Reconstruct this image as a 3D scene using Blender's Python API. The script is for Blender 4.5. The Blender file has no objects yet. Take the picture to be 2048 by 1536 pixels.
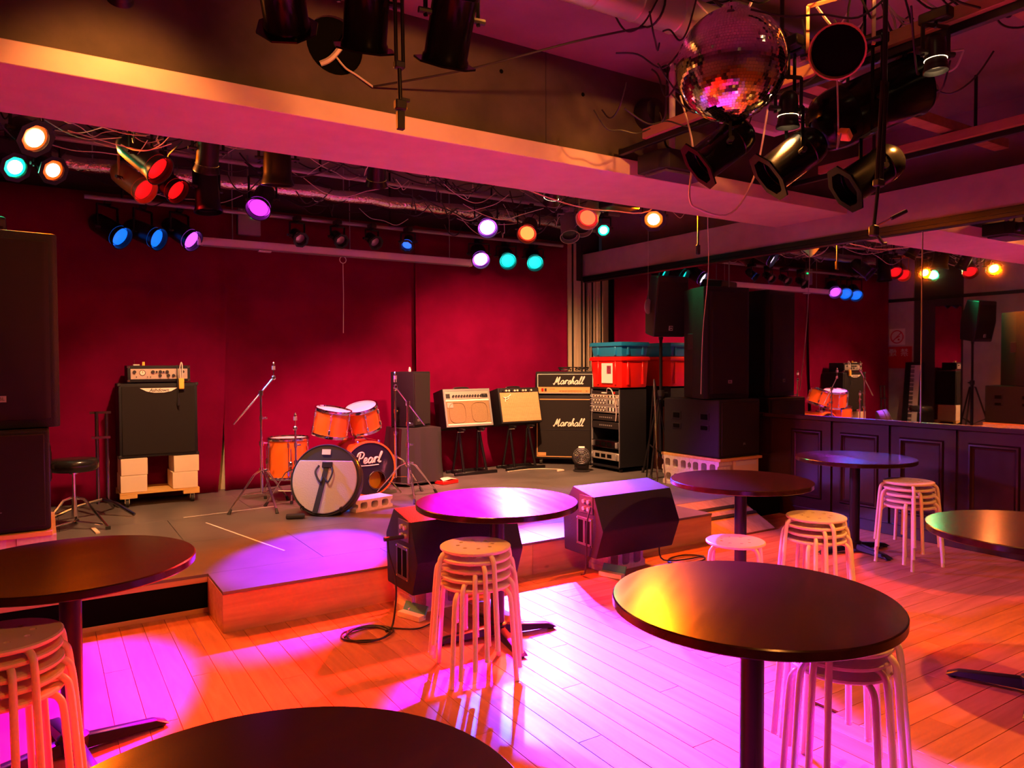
import bpy, bmesh, math, random
from mathutils import Vector, Matrix, Euler
random.seed(7)
R_ = math.radians
scn = bpy.context.scene
COL = scn.collection
V = Vector

# ------------------------------------------------------------------ camera, world, exposure
cam_d = bpy.data.cameras.new('camera'); cam = bpy.data.objects.new('camera', cam_d); COL.objects.link(cam)
cam_d.sensor_fit = 'HORIZONTAL'; cam_d.sensor_width = 36.0; cam_d.lens = 36.0 * 1472.6 / 2048.0
cam_d.clip_start = 0.05; cam_d.clip_end = 60
_th, _pi, _ro = 0.56915, -0.026642, -0.0040655
_f = V((math.sin(_th) * math.cos(_pi), math.cos(_th) * math.cos(_pi), math.sin(_pi)))
_r0 = V((math.cos(_th), -math.sin(_th), 0)); _u0 = _r0.cross(_f)
_r = _r0 * math.cos(_ro) + _u0 * math.sin(_ro); _u = _u0 * math.cos(_ro) - _r0 * math.sin(_ro)
cam.matrix_world = Matrix(((_r.x, _u.x, -_f.x, 0), (_r.y, _u.y, -_f.y, 0), (_r.z, _u.z, -_f.z, 1.5), (0, 0, 0, 1)))
scn.camera = cam
w = bpy.data.worlds.new('World'); scn.world = w; w.use_nodes = True
w.node_tree.nodes['Background'].inputs[0].default_value = (0.03, 0.02, 0.03, 1)
w.node_tree.nodes['Background'].inputs[1].default_value = 0.2
scn.view_settings.view_transform = 'Standard'; scn.view_settings.look = 'None'
scn.view_settings.gamma = 1.0; scn.view_settings.use_curve_mapping = False
scn.view_settings.exposure = 0.32
scn.cycles.max_bounces = 8; scn.cycles.diffuse_bounces = 4; scn.cycles.glossy_bounces = 5
scn.cycles.sample_clamp_indirect = 16.0

# light colours (linear)
WARM = (1.0, 0.31, 0.05); ORANGE = (1.0, 0.115, 0.0); RED = (1.0, 0.02, 0.02); BLUE = (0.02, 0.12, 1.0)
CYAN = (0.01, 0.35, 1.0); MAG = (0.85, 0.02, 1.0); PINKW = (1.0, 0.30, 1.0); VIO = (0.30, 0.02, 1.0); GREEN = (0.02, 1.0, 0.30)

# ------------------------------------------------------------------ materials
MATS = {}
def mat(name, col, rough=0.5, metal=0.0, noise=None, coat=0.0, sheen=0.0, spec=0.5, emit=None, strength=0.0, bump=None, stretch=(1, 1, 1), col2=None, detail=4):
    if name in MATS: return MATS[name]
    m = bpy.data.materials.new(name); m.use_nodes = True; nt = m.node_tree
    b = nt.nodes['Principled BSDF']
    b.inputs['Base Color'].default_value = (*col, 1); b.inputs['Roughness'].default_value = rough
    b.inputs['Metallic'].default_value = metal; b.inputs['Specular IOR Level'].default_value = spec
    b.inputs['Coat Weight'].default_value = coat; b.inputs['Coat Roughness'].default_value = 0.12
    b.inputs['Sheen Weight'].default_value = sheen
    if emit: b.inputs['Emission Color'].default_value = (*emit, 1); b.inputs['Emission Strength'].default_value = strength
    if noise or bump:
        tc = nt.nodes.new('ShaderNodeTexCoord'); mp = nt.nodes.new('ShaderNodeMapping'); mp.inputs['Scale'].default_value = stretch
        nt.links.new(tc.outputs['Object'], mp.inputs['Vector'])
        n = nt.nodes.new('ShaderNodeTexNoise'); n.inputs['Scale'].default_value = noise or bump[0]; n.inputs['Detail'].default_value = detail
        nt.links.new(mp.outputs['Vector'], n.inputs['Vector'])
        if noise:
            c2 = col2 or tuple(c * 0.55 for c in col)
            mx = nt.nodes.new('ShaderNodeMix'); mx.data_type = 'RGBA'
            rp = nt.nodes.new('ShaderNodeMapRange'); rp.inputs[1].default_value = 0.35; rp.inputs[2].default_value = 0.68
            nt.links.new(n.outputs['Fac'], rp.inputs[0]); nt.links.new(rp.outputs[0], mx.inputs[0])
            mx.inputs[6].default_value = (*col, 1); mx.inputs[7].default_value = (*c2, 1)
            nt.links.new(mx.outputs[2], b.inputs['Base Color'])
        if bump:
            n2 = nt.nodes.new('ShaderNodeTexNoise'); n2.inputs['Scale'].default_value = bump[0]
            nt.links.new(mp.outputs['Vector'], n2.inputs['Vector'])
            bp = nt.nodes.new('ShaderNodeBump'); bp.inputs['Strength'].default_value = bump[1]; bp.inputs['Distance'].default_value = 0.01
            nt.links.new(n2.outputs['Fac'], bp.inputs['Height']); nt.links.new(bp.outputs['Normal'], b.inputs['Normal'])
    MATS[name] = m
    return m

def wood(name, c1, c2, rough, scale=(1.2, 14, 14), coat=0.0, knots=False, axis=None, rand=0.0):
    m = bpy.data.materials.new(name); m.use_nodes = True; nt = m.node_tree; b = nt.nodes['Principled BSDF']
    tc = nt.nodes.new('ShaderNodeTexCoord'); mp = nt.nodes.new('ShaderNodeMapping'); mp.inputs['Scale'].default_value = scale
    nt.links.new(tc.outputs['Object'], mp.inputs['Vector'])
    oi = nt.nodes.new('ShaderNodeObjectInfo'); ad = nt.nodes.new('ShaderNodeVectorMath'); ad.operation = 'ADD'
    ml = nt.nodes.new('ShaderNodeMath'); ml.operation = 'MULTIPLY'; ml.inputs[1].default_value = 37.0
    nt.links.new(oi.outputs['Random'], ml.inputs[0]); nt.links.new(mp.outputs['Vector'], ad.inputs[0]); nt.links.new(ml.outputs[0], ad.inputs[1])
    n = nt.nodes.new('ShaderNodeTexNoise'); n.inputs['Scale'].default_value = 2.2; n.inputs['Detail'].default_value = 6; n.inputs['Distortion'].default_value = 0.6
    nt.links.new(ad.outputs[0], n.inputs['Vector'])
    rp = nt.nodes.new('ShaderNodeMapRange'); rp.inputs[1].default_value = 0.3; rp.inputs[2].default_value = 0.72
    nt.links.new(n.outputs['Fac'], rp.inputs[0])
    mx = nt.nodes.new('ShaderNodeMix'); mx.data_type = 'RGBA'; mx.inputs[6].default_value = (*c1, 1); mx.inputs[7].default_value = (*c2, 1)
    nt.links.new(rp.outputs[0], mx.inputs[0]); out = mx.outputs[2]
    if rand:
        hv = nt.nodes.new('ShaderNodeHueSaturation'); mr = nt.nodes.new('ShaderNodeMapRange')
        mr.inputs[3].default_value = 1 - rand; mr.inputs[4].default_value = 1 + rand
        nt.links.new(oi.outputs['Random'], mr.inputs[0]); nt.links.new(mr.outputs[0], hv.inputs['Value']); nt.links.new(out, hv.inputs['Color']); out = hv.outputs[0]
    if knots:
        vo = nt.nodes.new('ShaderNodeTexVoronoi'); vo.inputs['Scale'].default_value = 3.1
        mp2 = nt.nodes.new('ShaderNodeMapping'); mp2.inputs['Scale'].default_value = (0.8, 1, 1.6); nt.links.new(tc.outputs['Object'], mp2.inputs['Vector'])
        nt.links.new(mp2.outputs['Vector'], vo.inputs['Vector'])
        r2 = nt.nodes.new('ShaderNodeMapRange'); r2.inputs[1].default_value = 0.03; r2.inputs[2].default_value = 0.09; r2.inputs[3].default_value = 1; r2.inputs[4].default_value = 0
        nt.links.new(vo.outputs['Distance'], r2.inputs[0])
        m2 = nt.nodes.new('ShaderNodeMix'); m2.data_type = 'RGBA'; m2.inputs[7].default_value = (0.06, 0.025, 0.01, 1)
        nt.links.new(out, m2.inputs[6]); nt.links.new(r2.outputs[0], m2.inputs[0]); out = m2.outputs[2]
    nt.links.new(out, b.inputs['Base Color'])
    rr = nt.nodes.new('ShaderNodeMapRange'); rr.inputs[3].default_value = rough * 0.8; rr.inputs[4].default_value = rough * 1.3
    nt.links.new(n.outputs['Fac'], rr.inputs[0]); nt.links.new(rr.outputs[0], b.inputs['Roughness'])
    b.inputs['Coat Weight'].default_value = coat; b.inputs['Coat Roughness'].default_value = 0.15
    MATS[name] = m
    return m

M_PLANK = wood('floor_plank_wood', (0.50, 0.185, 0.098), (0.34, 0.112, 0.052), 0.42, scale=(9, 0.8, 9), rand=0.14)
M_PLANKX = wood('floor_plank_wood_cross', (0.50, 0.185, 0.098), (0.34, 0.112, 0.052), 0.42, scale=(0.8, 9, 9), rand=0.14)
M_TABLE = wood('table_wood', (0.034, 0.010, 0.008), (0.017, 0.005, 0.004), 0.19, scale=(1.0, 9, 9), coat=0.0); M_TABLE.node_tree.nodes['Principled BSDF'].inputs['Specular IOR Level'].default_value = 0.32
M_PINE = wood('pine_board', (0.60, 0.34, 0.14), (0.44, 0.22, 0.08), 0.5, scale=(0.9, 8, 10), knots=True)
M_RAMP = wood('ramp_ply', (0.55, 0.36, 0.24), (0.40, 0.24, 0.15), 0.5, scale=(8, 1, 8))
M_BATTEN = wood('batten_wood', (0.42, 0.22, 0.12), (0.30, 0.14, 0.08), 0.5, scale=(8, 1, 8))
M_BOARD = wood('cream_board', (0.72, 0.60, 0.42), (0.55, 0.42, 0.28), 0.6, scale=(10, 10, 0.8))
M_DADO = wood('dark_panelling', (0.026, 0.0075, 0.0075), (0.022, 0.006, 0.006), 0.22, scale=(8, 8, 0.8), coat=0.1)
M_DOLLY = wood('dolly_ply', (0.80, 0.50, 0.16), (0.65, 0.36, 0.10), 0.5)
M_STEEL = mat('black_steel', (0.009, 0.008, 0.010), 0.34, 0.0, spec=0.35)
M_CAN = mat('gloss_black_can', (0.004, 0.004, 0.005), 0.2, spec=0.14)
M_BLKPL = mat('dark_plate', (0.05, 0.048, 0.05), 0.4)
M_BLACK = mat('black_plastic', (0.016, 0.014, 0.017), 0.45)
M_PAPC = mat('textured_black_coat', (0.010, 0.009, 0.012), 0.6, spec=0.3, bump=(220, 0.35))
M_GRILLE = mat('dark_grille_cloth', (0.022, 0.017, 0.016), 0.8, spec=0.2, bump=(600, 0.5))
M_CREAMP = mat('cream_paint', (0.78, 0.66, 0.50), 0.35)
M_HOLE = mat('deep_black_and_shade', (0.003, 0.0025, 0.0025), 0.9, spec=0.05)  # own black of panels and lamp face; also shade painted into holes and recesses
M_CHROME = mat('chrome', (0.80, 0.80, 0.83), 0.14, 1.0)
M_BLKCHROME = mat('dark_chrome', (0.25, 0.24, 0.26), 0.2, 1.0)
M_CONC = mat('raw_concrete', (0.095, 0.07, 0.062), 0.85, noise=3.0, col2=(0.055, 0.042, 0.037), bump=(30, 0.15), detail=8)
M_CEIL = mat('ceiling_concrete', (0.30, 0.23, 0.25), 0.85, noise=2.0, col2=(0.22, 0.165, 0.18), bump=(25, 0.12), detail=8)
M_CASE = mat('cream_boxing', (0.80, 0.58, 0.54), 0.6, noise=5, col2=(0.72, 0.51, 0.48))
M_PLAST = mat('white_plaster', (0.52, 0.43, 0.45), 0.75, noise=6, col2=(0.45, 0.37, 0.385))
M_REARW = mat('rear_wall_paint', (0.16, 0.10, 0.09), 0.7)
M_DARKW = mat('dark_wall', (0.05, 0.035, 0.04), 0.8)
M_MIRROR = mat('mirror_glass', (0.82, 0.80, 0.82), 0.015, 1.0)
M_DECK = mat('stage_deck', (0.15, 0.128, 0.125), 0.40, noise=2.5, col2=(0.10, 0.085, 0.083), detail=8)
M_CURT = mat('red_velvet', (0.185, 0.0012, 0.038), 0.9, spec=0.05, noise=3, col2=(0.145, 0.0008, 0.029))
M_CBLK = mat('concrete_block', (0.72, 0.64, 0.56), 0.85, noise=40, col2=(0.60, 0.53, 0.46))
M_CARD = mat('pale_cardboard', (0.86, 0.68, 0.50), 0.75, noise=3, col2=(0.80, 0.62, 0.45))
M_ORANGE = mat('orange_lacquer', (0.85, 0.16, 0.015), 0.22, coat=0.5)
M_HEAD = mat('drum_head_black', (0.012, 0.011, 0.016), 0.3)
M_HEADW = mat('drum_head_coated', (0.72, 0.66, 0.68), 0.4)
M_GOLD = mat('gold_panel', (0.85, 0.45, 0.16), 0.35, 0.3)
M_WHITE = mat('white_script', (0.88, 0.80, 0.68), 0.4)
M_REDP = mat('red_plastic', (0.80, 0.012, 0.008), 0.3)
M_BLUEP = mat('blue_plastic', (0.01, 0.22, 0.45), 0.3)
M_PAPER = mat('paper', (0.80, 0.74, 0.72), 0.7)
M_SILVER = mat('silver_panel', (0.62, 0.56, 0.50), 0.35, 0.6)
M_TWEED = mat('tan_grille', (0.62, 0.40, 0.19), 0.8, noise=180, col2=(0.42, 0.25, 0.11))
M_BRGR = mat('brown_grille', (0.30, 0.19, 0.09), 0.8, noise=160, col2=(0.20, 0.12, 0.055))
M_SEATB = mat('black_vinyl', (0.015, 0.013, 0.013), 0.22)
M_BAGG = mat('grey_nylon', (0.44, 0.42, 0.44), 0.65, bump=(90, 0.2))
M_BAGB = mat('black_nylon', (0.02, 0.02, 0.025), 0.6)
M_CLOTH = mat('black_satin', (0.035, 0.032, 0.032), 0.35)
M_ALU = mat('foil', (0.72, 0.70, 0.72), 0.25, 1.0, bump=(45, 0.9))
M_DUCT = mat('zinc_duct', (0.55, 0.52, 0.54), 0.38, 0.8)
M_WIREW = mat('white_wire', (0.62, 0.55, 0.52), 0.5)
M_WIREB = mat('black_wire', (0.012, 0.011, 0.012), 0.5)
M_YEL = mat('yellow_foam', (0.80, 0.58, 0.06), 0.7)
M_TAGY = mat('yellow_tag', (0.95, 0.55, 0.08), 0.5)
M_RUBBER = mat('rubber', (0.02, 0.018, 0.017), 0.7)
M_RIMO = mat('rim_orange_light', (0.55, 0.22, 0.10), 0.4)  # orange light falling on the lamp rim, put into its base colour
M_GREENB = mat('green_book', (0.10, 0.45, 0.22), 0.6)
M_CREAMB = mat('cream_paper_edge', (0.85, 0.72, 0.35), 0.7)
M_GREYM = mat('grey_metal', (0.30, 0.29, 0.30), 0.45, 0.4)
M_SCREENC = mat('screen_case_white', (0.78, 0.70, 0.66), 0.45)
M_TILE = mat('mirror_tile', (0.85, 0.83, 0.80), 0.06, 1.0)
M_SIGNR = mat('sign_red', (0.55, 0.01, 0.03), 0.5)

def glow(name, col, strength):
    return mat(name, (0.05, 0.05, 0.05), 0.4, emit=col, strength=strength)

# ------------------------------------------------------------------ mesh builder
class MB:
    def __init__(s): s.v = []; s.f = []
    def add(s, vs, fs):
        k = len(s.v); s.v += [V(p) for p in vs]; s.f += [tuple(i + k for i in f) for f in fs]; return s
    def mark(s): return len(s.v)
    def xf(s, M, k=0):
        for i in range(k, len(s.v)): s.v[i] = M @ s.v[i]
        return s
    def box(s, c, d, rot=None):
        cx, cy, cz = c; x, y, z = d[0] / 2, d[1] / 2, d[2] / 2
        vs = [V((a * x, b * y, e * z)) for e in (-1, 1) for b in (-1, 1) for a in (-1, 1)]
        if rot: M = Euler(rot).to_matrix(); vs = [M @ p for p in vs]
        return s.add([p + V(c) for p in vs], [(0, 2, 3, 1), (4, 5, 7, 6), (0, 1, 5, 4), (2, 6, 7, 3), (0, 4, 6, 2), (1, 3, 7, 5)])
    def span(s, a, b):
        return s.box([(a[i] + b[i]) / 2 for i in range(3)], [abs(b[i] - a[i]) for i in range(3)])
    def lathe(s, prof, n=24, o=(0, 0, 0), axis=(0, 0, 1), cap=True):
        q = V((0, 0, 1)).rotation_difference(V(axis).normalized()).to_matrix(); o = V(o); vs = []; fs = []
        for r, z in prof:
            for i in range(n):
                a = 2 * math.pi * i / n; vs.append(o + q @ V((r * math.cos(a), r * math.sin(a), z)))
        for j in range(len(prof) - 1):
            for i in range(n):
                i2 = (i + 1) % n; fs.append((j * n + i, j * n + i2, (j + 1) * n + i2, (j + 1) * n + i))
        if cap:
            if prof[0][0] > 1e-6: fs.append(tuple(range(n - 1, -1, -1)))
            if prof[-1][0] > 1e-6: fs.append(tuple(range((len(prof) - 1) * n, len(prof) * n)))
        return s.add(vs, fs)
    def cyl(s, a, b, r, r2=None, n=12):
        a = V(a); b = V(b); return s.lathe([(r, 0), (r if r2 is None else r2, (b - a).length)], n, a, b - a)
    def tube(s, path, r, n=8, closed=False):
        P = [V(p) for p in path]; m = len(P); vs = []; fs = []
        T = []
        for i in range(m):
            a = P[(i - 1) % m] if (closed or i > 0) else P[i]; b = P[(i + 1) % m] if (closed or i < m - 1) else P[i]
            T.append((b - a).normalized() if (b - a).length > 1e-9 else V((0, 0, 1)))
        up = V((0, 0, 1)) if abs(T[0].z) < 0.9 else V((1, 0, 0)); nn = T[0].cross(up).normalized()
        for i in range(m):
            if i: nn = (nn - T[i] * nn.dot(T[i])); nn = nn.normalized() if nn.length > 1e-6 else T[i].orthogonal().normalized()
            bb = T[i].cross(nn); rr = r[i] if isinstance(r, (list, tuple)) else r
            for k in range(n):
                a = 2 * math.pi * k / n; vs.append(P[i] + nn * (rr * math.cos(a)) + bb * (rr * math.sin(a)))
        for i in range(m if closed else m - 1):
            for k in range(n):
                k2 = (k + 1) % n; j = (i + 1) % m; fs.append((i * n + k, i * n + k2, j * n + k2, j * n + k))
        if not closed: fs += [tuple(range(n - 1, -1, -1)), tuple(range((m - 1) * n, m * n))]
        return s.add(vs, fs)
    def prism(s, poly, vec):
        n = len(poly); vec = V(vec); vs = [V(p) for p in poly] + [V(p) + vec for p in poly]
        fs = [tuple(range(n - 1, -1, -1)), tuple(range(n, 2 * n))] + [(i, (i + 1) % n, n + (i + 1) % n, n + i) for i in range(n)]
        return s.add(vs, fs)
    def frame(s, x0, z0, x1, z1, y, wd, dp):                       # picture frame in XZ plane at y (front face at y-dp)
        s.span((x0, y - dp, z0), (x1, y, z0 + wd)); s.span((x0, y - dp, z1 - wd), (x1, y, z1))
        s.span((x0, y - dp, z0 + wd), (x0 + wd, y, z1 - wd)); return s.span((x1 - wd, y - dp, z0 + wd), (x1, y, z1 - wd))
    def plate(s, outer, holes, vec):                               # flat plate with holes (2D outlines in 3D), extruded along vec
        bm = bmesh.new(); loops = []
        for lp in [outer] + holes:
            vv = [bm.verts.new(p) for p in lp]; loops.append(vv)
            for i in range(len(vv)): bm.edges.new((vv[i], vv[(i + 1) % len(vv)]))
        bmesh.ops.triangle_fill(bm, edges=bm.edges[:], use_beauty=True)
        bm.verts.index_update(); vs = [v.co.copy() for v in bm.verts]; fs = [tuple(v.index for v in f.verts) for f in bm.faces]
        n = len(vs); vec = V(vec); side = []
        for lp in loops:
            ids = [v.index for v in lp]
            for i in range(len(ids)): a, b = ids[i], ids[(i + 1) % len(ids)]; side.append((a, b, b + n, a + n))
        bm.free()
        return s.add(vs + [p + vec for p in vs], fs + [tuple(i + n for i in reversed(f)) for f in fs] + side)
    def mesh(s, name, bevel=0, seg=1, smooth=True, angle=38):
        me = bpy.data.meshes.new(name); me.from_pydata([tuple(p) for p in s.v], [], s.f)
        bm = bmesh.new(); bm.from_mesh(me)
        bmesh.ops.recalc_face_normals(bm, faces=bm.faces[:])
        if bevel: bmesh.ops.bevel(bm, geom=bm.edges[:], offset=bevel, segments=seg, affect='EDGES', profile=0.6, clamp_overlap=True)
        bm.to_mesh(me); bm.free()
        if smooth: me.shade_smooth(); me.set_sharp_from_angle(angle=R_(angle))
        return me
    def build(s, name, m, parent=None, bevel=0, seg=1, smooth=True, label=None, loc=None, angle=38):
        return link(name, s.mesh(name, bevel, seg, smooth, angle), m, parent, label, loc)

def link(name, me, m=None, parent=None, label=None, loc=None):
    o = bpy.data.objects.new(name, me); COL.objects.link(o)
    if m and not me.materials: me.materials.append(m)
    if parent: o.parent = parent
    if label: o['label'] = label
    if loc: o.location = loc
    return o
def tag(o, label=None, cat=None, group=None, kind=None):
    for k, v in (('label', label), ('category', cat), ('group', group), ('kind', kind)):
        if v: o[k] = v
    return o
def thing(name, label, cat, loc=(0, 0, 0), rz=0, group=None):
    o = bpy.data.objects.new(name, None); COL.objects.link(o); o.empty_display_size = 0.1
    o.location = loc; o.rotation_euler = (0, 0, R_(rz)); return tag(o, label, cat, group)
def struct(name):
    o = bpy.data.objects.new(name, None); COL.objects.link(o); o['kind'] = 'structure'; return o
def copy_tree(o, parent=None):
    c = o.copy(); COL.objects.link(c); c.parent = parent
    for ch in o.children: copy_tree(ch, c)
    return c
def spline(pts, k=6):
    P = [V(p) for p in pts]; out = []
    for i in range(len(P) - 1):
        p0 = P[max(i - 1, 0)]; p1 = P[i]; p2 = P[i + 1]; p3 = P[min(i + 2, len(P) - 1)]
        for j in range(k):
            t = j / k; out.append(0.5 * (2 * p1 + (p2 - p0) * t + (2 * p0 - 5 * p1 + 4 * p2 - p3) * t * t + (3 * p1 - p0 - 3 * p2 + p3) * t ** 3))
    return out + [P[-1]]
def circle(r, n, c=(0, 0, 0), pl='XY', ph=0):
    o = []
    for i in range(n):
        a = 2 * math.pi * i / n + ph; x, y = r * math.cos(a), r * math.sin(a)
        o.append(V(c) + (V((x, y, 0)) if pl == 'XY' else V((x, 0, y)) if pl == 'XZ' else V((0, x, y))))
    return o
def text_part(s, size, m, parent, mtx, name='lettering', shear=0.0, ext=0.0015, off=0.0, spacing=1.0):
    cu = bpy.data.curves.new(name, 'FONT'); cu.body = s; cu.size = size; cu.extrude = ext; cu.shear = shear; cu.offset = off
    cu.align_x = 'CENTER'; cu.align_y = 'CENTER'; cu.space_character = spacing
    t = bpy.data.objects.new('tmp_text', cu); COL.objects.link(t)
    bpy.context.view_layer.update()
    me = bpy.data.meshes.new_from_object(t.evaluated_get(bpy.context.evaluated_depsgraph_get()))
    bpy.data.objects.remove(t); bpy.data.curves.remove(cu)
    me.materials.clear(); me.name = name; o = link(name, me, m, parent); o.matrix_local = mtx; return o
def FM(x, y, z):                                                   # text facing -Y
    return Matrix.Translation((x, y, z)) @ Matrix.Rotation(R_(90), 4, 'X')
GLY = {
 'M': (.95, [[(0, .12), (.07, 0), (.16, .06), (.36, .98), (.40, .22), (.70, 1.0), (.66, .12), (.76, 0), (.9, .14)]]),
 'P': (.70, [[(.02, -.1), (.14, -.05), (.26, .95)], [(-.02, .66), (.08, .98), (.42, 1.06), (.62, .84), (.5, .52), (.24, .46)]]),
 'a': (.56, [[(.38, .42), (.24, .52), (.06, .34), (.06, .10), (.2, .0), (.36, .18), (.43, .50)], [(.42, .46), (.40, .12), (.46, .02), (.58, .12)]]),
 'r': (.46, [[(.02, .12), (.12, .56), (.12, .02)], [(.12, .30), (.24, .52), (.38, .52), (.42, .42)]]),
 's': (.40, [[(0, .1), (.22, .54), (.32, .18), (.2, 0), (.06, .06)], [(.2, .02), (.4, .1)]]),
 'h': (.50, [[(0, .1), (.24, .9), (.16, 1.0), (.09, .5), (.06, 0)], [(.06, .1), (.2, .46), (.32, .4), (.32, .08), (.5, .1)]]),
 'l': (.34, [[(0, .1), (.26, .88), (.2, 1.02), (.1, .6), (.12, .06), (.34, .1)]]),
 'e': (.44, [[(0, .16), (.26, .26), (.26, .48), (.1, .46), (.04, .16), (.18, 0), (.44, .12)]])}
def script_part(s, h, m, parent, x, y, z, wd=0.11, slant=0.22, under=False, name='lettering'):
    """brush-script lettering standing proud of a front facing -Y, centred on x, z"""
    adv = sum(GLY[c][0] for c in s); mb = MB(); cx = -adv / 2
    def stroke(pts, wds=wd):
        P = spline([V((p[0] + p[1] * slant + cx, 0, p[1] - 0.45)) for p in pts], 5)
        mb.tube([V((p.x * h + x, y, p.z * h + z)) for p in P], wds * h * 0.5, 6)
    for c in s:
        for st in GLY[c][1]: stroke(st)
        cx += GLY[c][0]
    if under: cx = -adv / 2; stroke([(.1, -.22), (adv * .5, -.24), (adv * .92, -.2)], wd * .7)
    return mb.build(name, m, parent)

# ------------------------------------------------------------------ the setting
XW, YB, ZC = 6.22, 7.95, 3.60
XL, XA = -0.90, -2.4            # left wall on stage, left wall beside the tables
YR = -3.0                       # rear wall behind the viewpoint
ZS = 0.235                      # stage deck height
def box_struct(name, a, b, m, parent=None, bevel=0):
    o = MB().span(a, b).build(name, m, parent, bevel)
    if not parent: o['kind'] = 'structure'
    return o

# floor: base slab and individual planks where the photograph lets them be picked apart
FL = struct('floor')
box_struct('subfloor', (XA, YR, -0.08), (XW + 0.3, YB, -0.012), mat('subfloor', (0.10, 0.05, 0.025), 0.6), FL)
PW, PL, GAP = 0.118, 1.82, 0.0016
def plank_mesh(lx, ly, m, nm):
    me = MB().span((0, 0, -0.011), (lx - GAP, ly - GAP, 0)).mesh(nm, 0.0012, 1); me.materials.append(m); return me
XB = 2.83
pm = plank_mesh(PW, PL, M_PLANK, 'plank'); pc = {}
def put_plank(x0, y0, lx, ly, along_y):
    key = (round(lx, 3), round(ly, 3), along_y)
    if key not in pc: pc[key] = plank_mesh(lx, ly, M_PLANK if along_y else M_PLANKX, 'plank')
    link('plank', pc[key], None, FL, loc=(x0, y0, 0))
x = XB - PW; i = 0
while x > -0.75:                                                   # boards running towards the stage
    off = (i * 0.617) % 1.0 * PL; y0 = 0.35 - off
    while y0 < 4.75:
        a = max(y0, 0.35); b = min(y0 + PL, 4.75)
        if b - a > 0.05: put_plank(x, a, PW, b - a, True)
        y0 += PL
    x -= PW; i += 1
y = 0.35; i = 0
while y < 4.74:                                                    # boards running across towards the panelling
    off = (i * 0.383) % 1.0 * PL; x0 = XB - off; h = min(PW, 4.75 - y)
    while x0 < XW:
        a = max(x0, XB); b = min(x0 + PL, XW)
        if b - a > 0.05: put_plank(a, y, b - a, h, False)
        x0 += PL
    y += PW; i += 1
box_struct('far_boards', (XA, YR, -0.012), (XW, 0.35, 0), M_PLANKX, FL)
box_struct('side_boards', (XA, 0.35, -0.012), (-0.75, 4.75, 0), M_PLANK, FL)

# stage
ST = struct('floor_stage')
SX0, SX1, SY0, SY1 = 0.833, 4.76, 4.315, 4.745
TD = 0.018
box_struct('stage_core', (XL, SY1 + 0.02, 0), (XW + 0.1, YB, ZS - TD), M_DARKW, ST)
box_struct('stage_core', (SX0 + 0.02, SY0 + 0.02, 0), (SX1 - 0.02, SY1 + 0.02, ZS - TD), M_DARKW, ST)
for (x0, x1) in ((SX0, 1.95), (1.95, 3.1), (3.1, 4.3), (4.3, SX1)):   # front strip deck panels
    MB().span((x0 + .0015, SY0 - .006, ZS - TD), (x1 - .0015, SY1 - .0015, ZS)).build('deck_panel', M_DECK, ST, 0.001)
ys = [SY1, 5.66, 6.57, 7.48, YB]
for r in range(4):
    xs = [XL, 0.10, 1.55, 3.35, 5.15, XW] if r % 2 == 0 else [XL, 0.85, 2.65, 4.45, XW]
    for k in range(len(xs) - 1):
        MB().span((xs[k] + .0015, ys[r] + .0015, ZS - TD), (xs[k + 1] - .0015, ys[r + 1] - .0015, ZS)).build('deck_panel', M_DECK, ST, 0.001)
for (x0, x1) in ((SX0, 1.98), (1.98, 2.93), (2.93, 3.85), (3.85, SX1)):   # pine front boards
    MB().span((x0 + .001, SY0, 0), (x1 - .001, SY0 + .02, ZS - TD)).build('front_board', M_PINE, ST, 0.001)
for xx in (SX0, SX1):
    s = 1 if xx == SX0 else -1
    MB().span((xx, SY0 + .02, 0), (xx + s * .02, SY1 + .02, ZS - TD)).build('side_board', M_PINE, ST, 0.001)
MB().span((XL, SY1, ZS - 0.05), (SX0, SY1 + .02, ZS - TD)).build('edge_trim', M_PINE, ST, 0.001)
MB().span((XL, SY1, 0), (SX0, SY1 + .02, 0.028)).build('edge_trim', M_PINE, ST, 0.001)
MB().span((XL, SY1 + .006, 0.028), (SX0 - .001, SY1 + .02, ZS - .05)).build('black_panel', M_HOLE, ST)
MB().span((SX1, SY1 + .004, 0), (XW, SY1 + .02, ZS - TD)).build('black_panel', M_HOLE, ST)
for (a, b) in (((1.10, 6.30), (1.38, 5.05)), ((0.98, 6.62), (1.75, 6.70))):   # tape marks on deck
    d = V((b[0] - a[0], b[1] - a[1], 0)); nn = V((-d.y, d.x, 0)).normalized() * .006
    MB().prism([V((*a, ZS)) + nn, V((*b, ZS)) + nn, V((*b, ZS)) - nn, V((*a, ZS)) - nn], (0, 0, .0008)).build('tape_mark', M_PAPER, ST, label='pale tape line')
for k in range(7):                                                  # nail heads
    pass

# ceiling, beam, walls
box_struct('ceiling', (XA, YR, ZC), (XW + .6, YB, ZC + .1), M_CEIL)
BE = struct('trim_1')                                               # ceiling beam
BY0, BY1, BZ0, BZ1 = 4.04, 4.82, 2.86, 2.972
MB().span((XA, BY0, BZ0), (XW + .02, BY1, BZ1)).build('boxing', M_CASE, BE, 0.004)
HC, HR = V((1.44, 4.10, 3.315)), 0.165
def hole_out(r, n=28):
    return [HC + V((r * math.cos(2 * math.pi * i / n), 0, r * math.sin(2 * math.pi * i / n))) for i in range(n)]
MB().plate([V((XA, 4.10, BZ1)), V((XW + .3, 4.10, BZ1)), V((XW + .3, 4.10, ZC)), V((XA, 4.10, ZC))], [hole_out(HR)], (0, .30, 0)).build('concrete_face', M_CONC, BE, smooth=False)
MB().span((XA, 4.40, BZ1), (XW + .3, 4.76, ZC)).build('concrete_body', M_CONC, BE)
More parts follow.
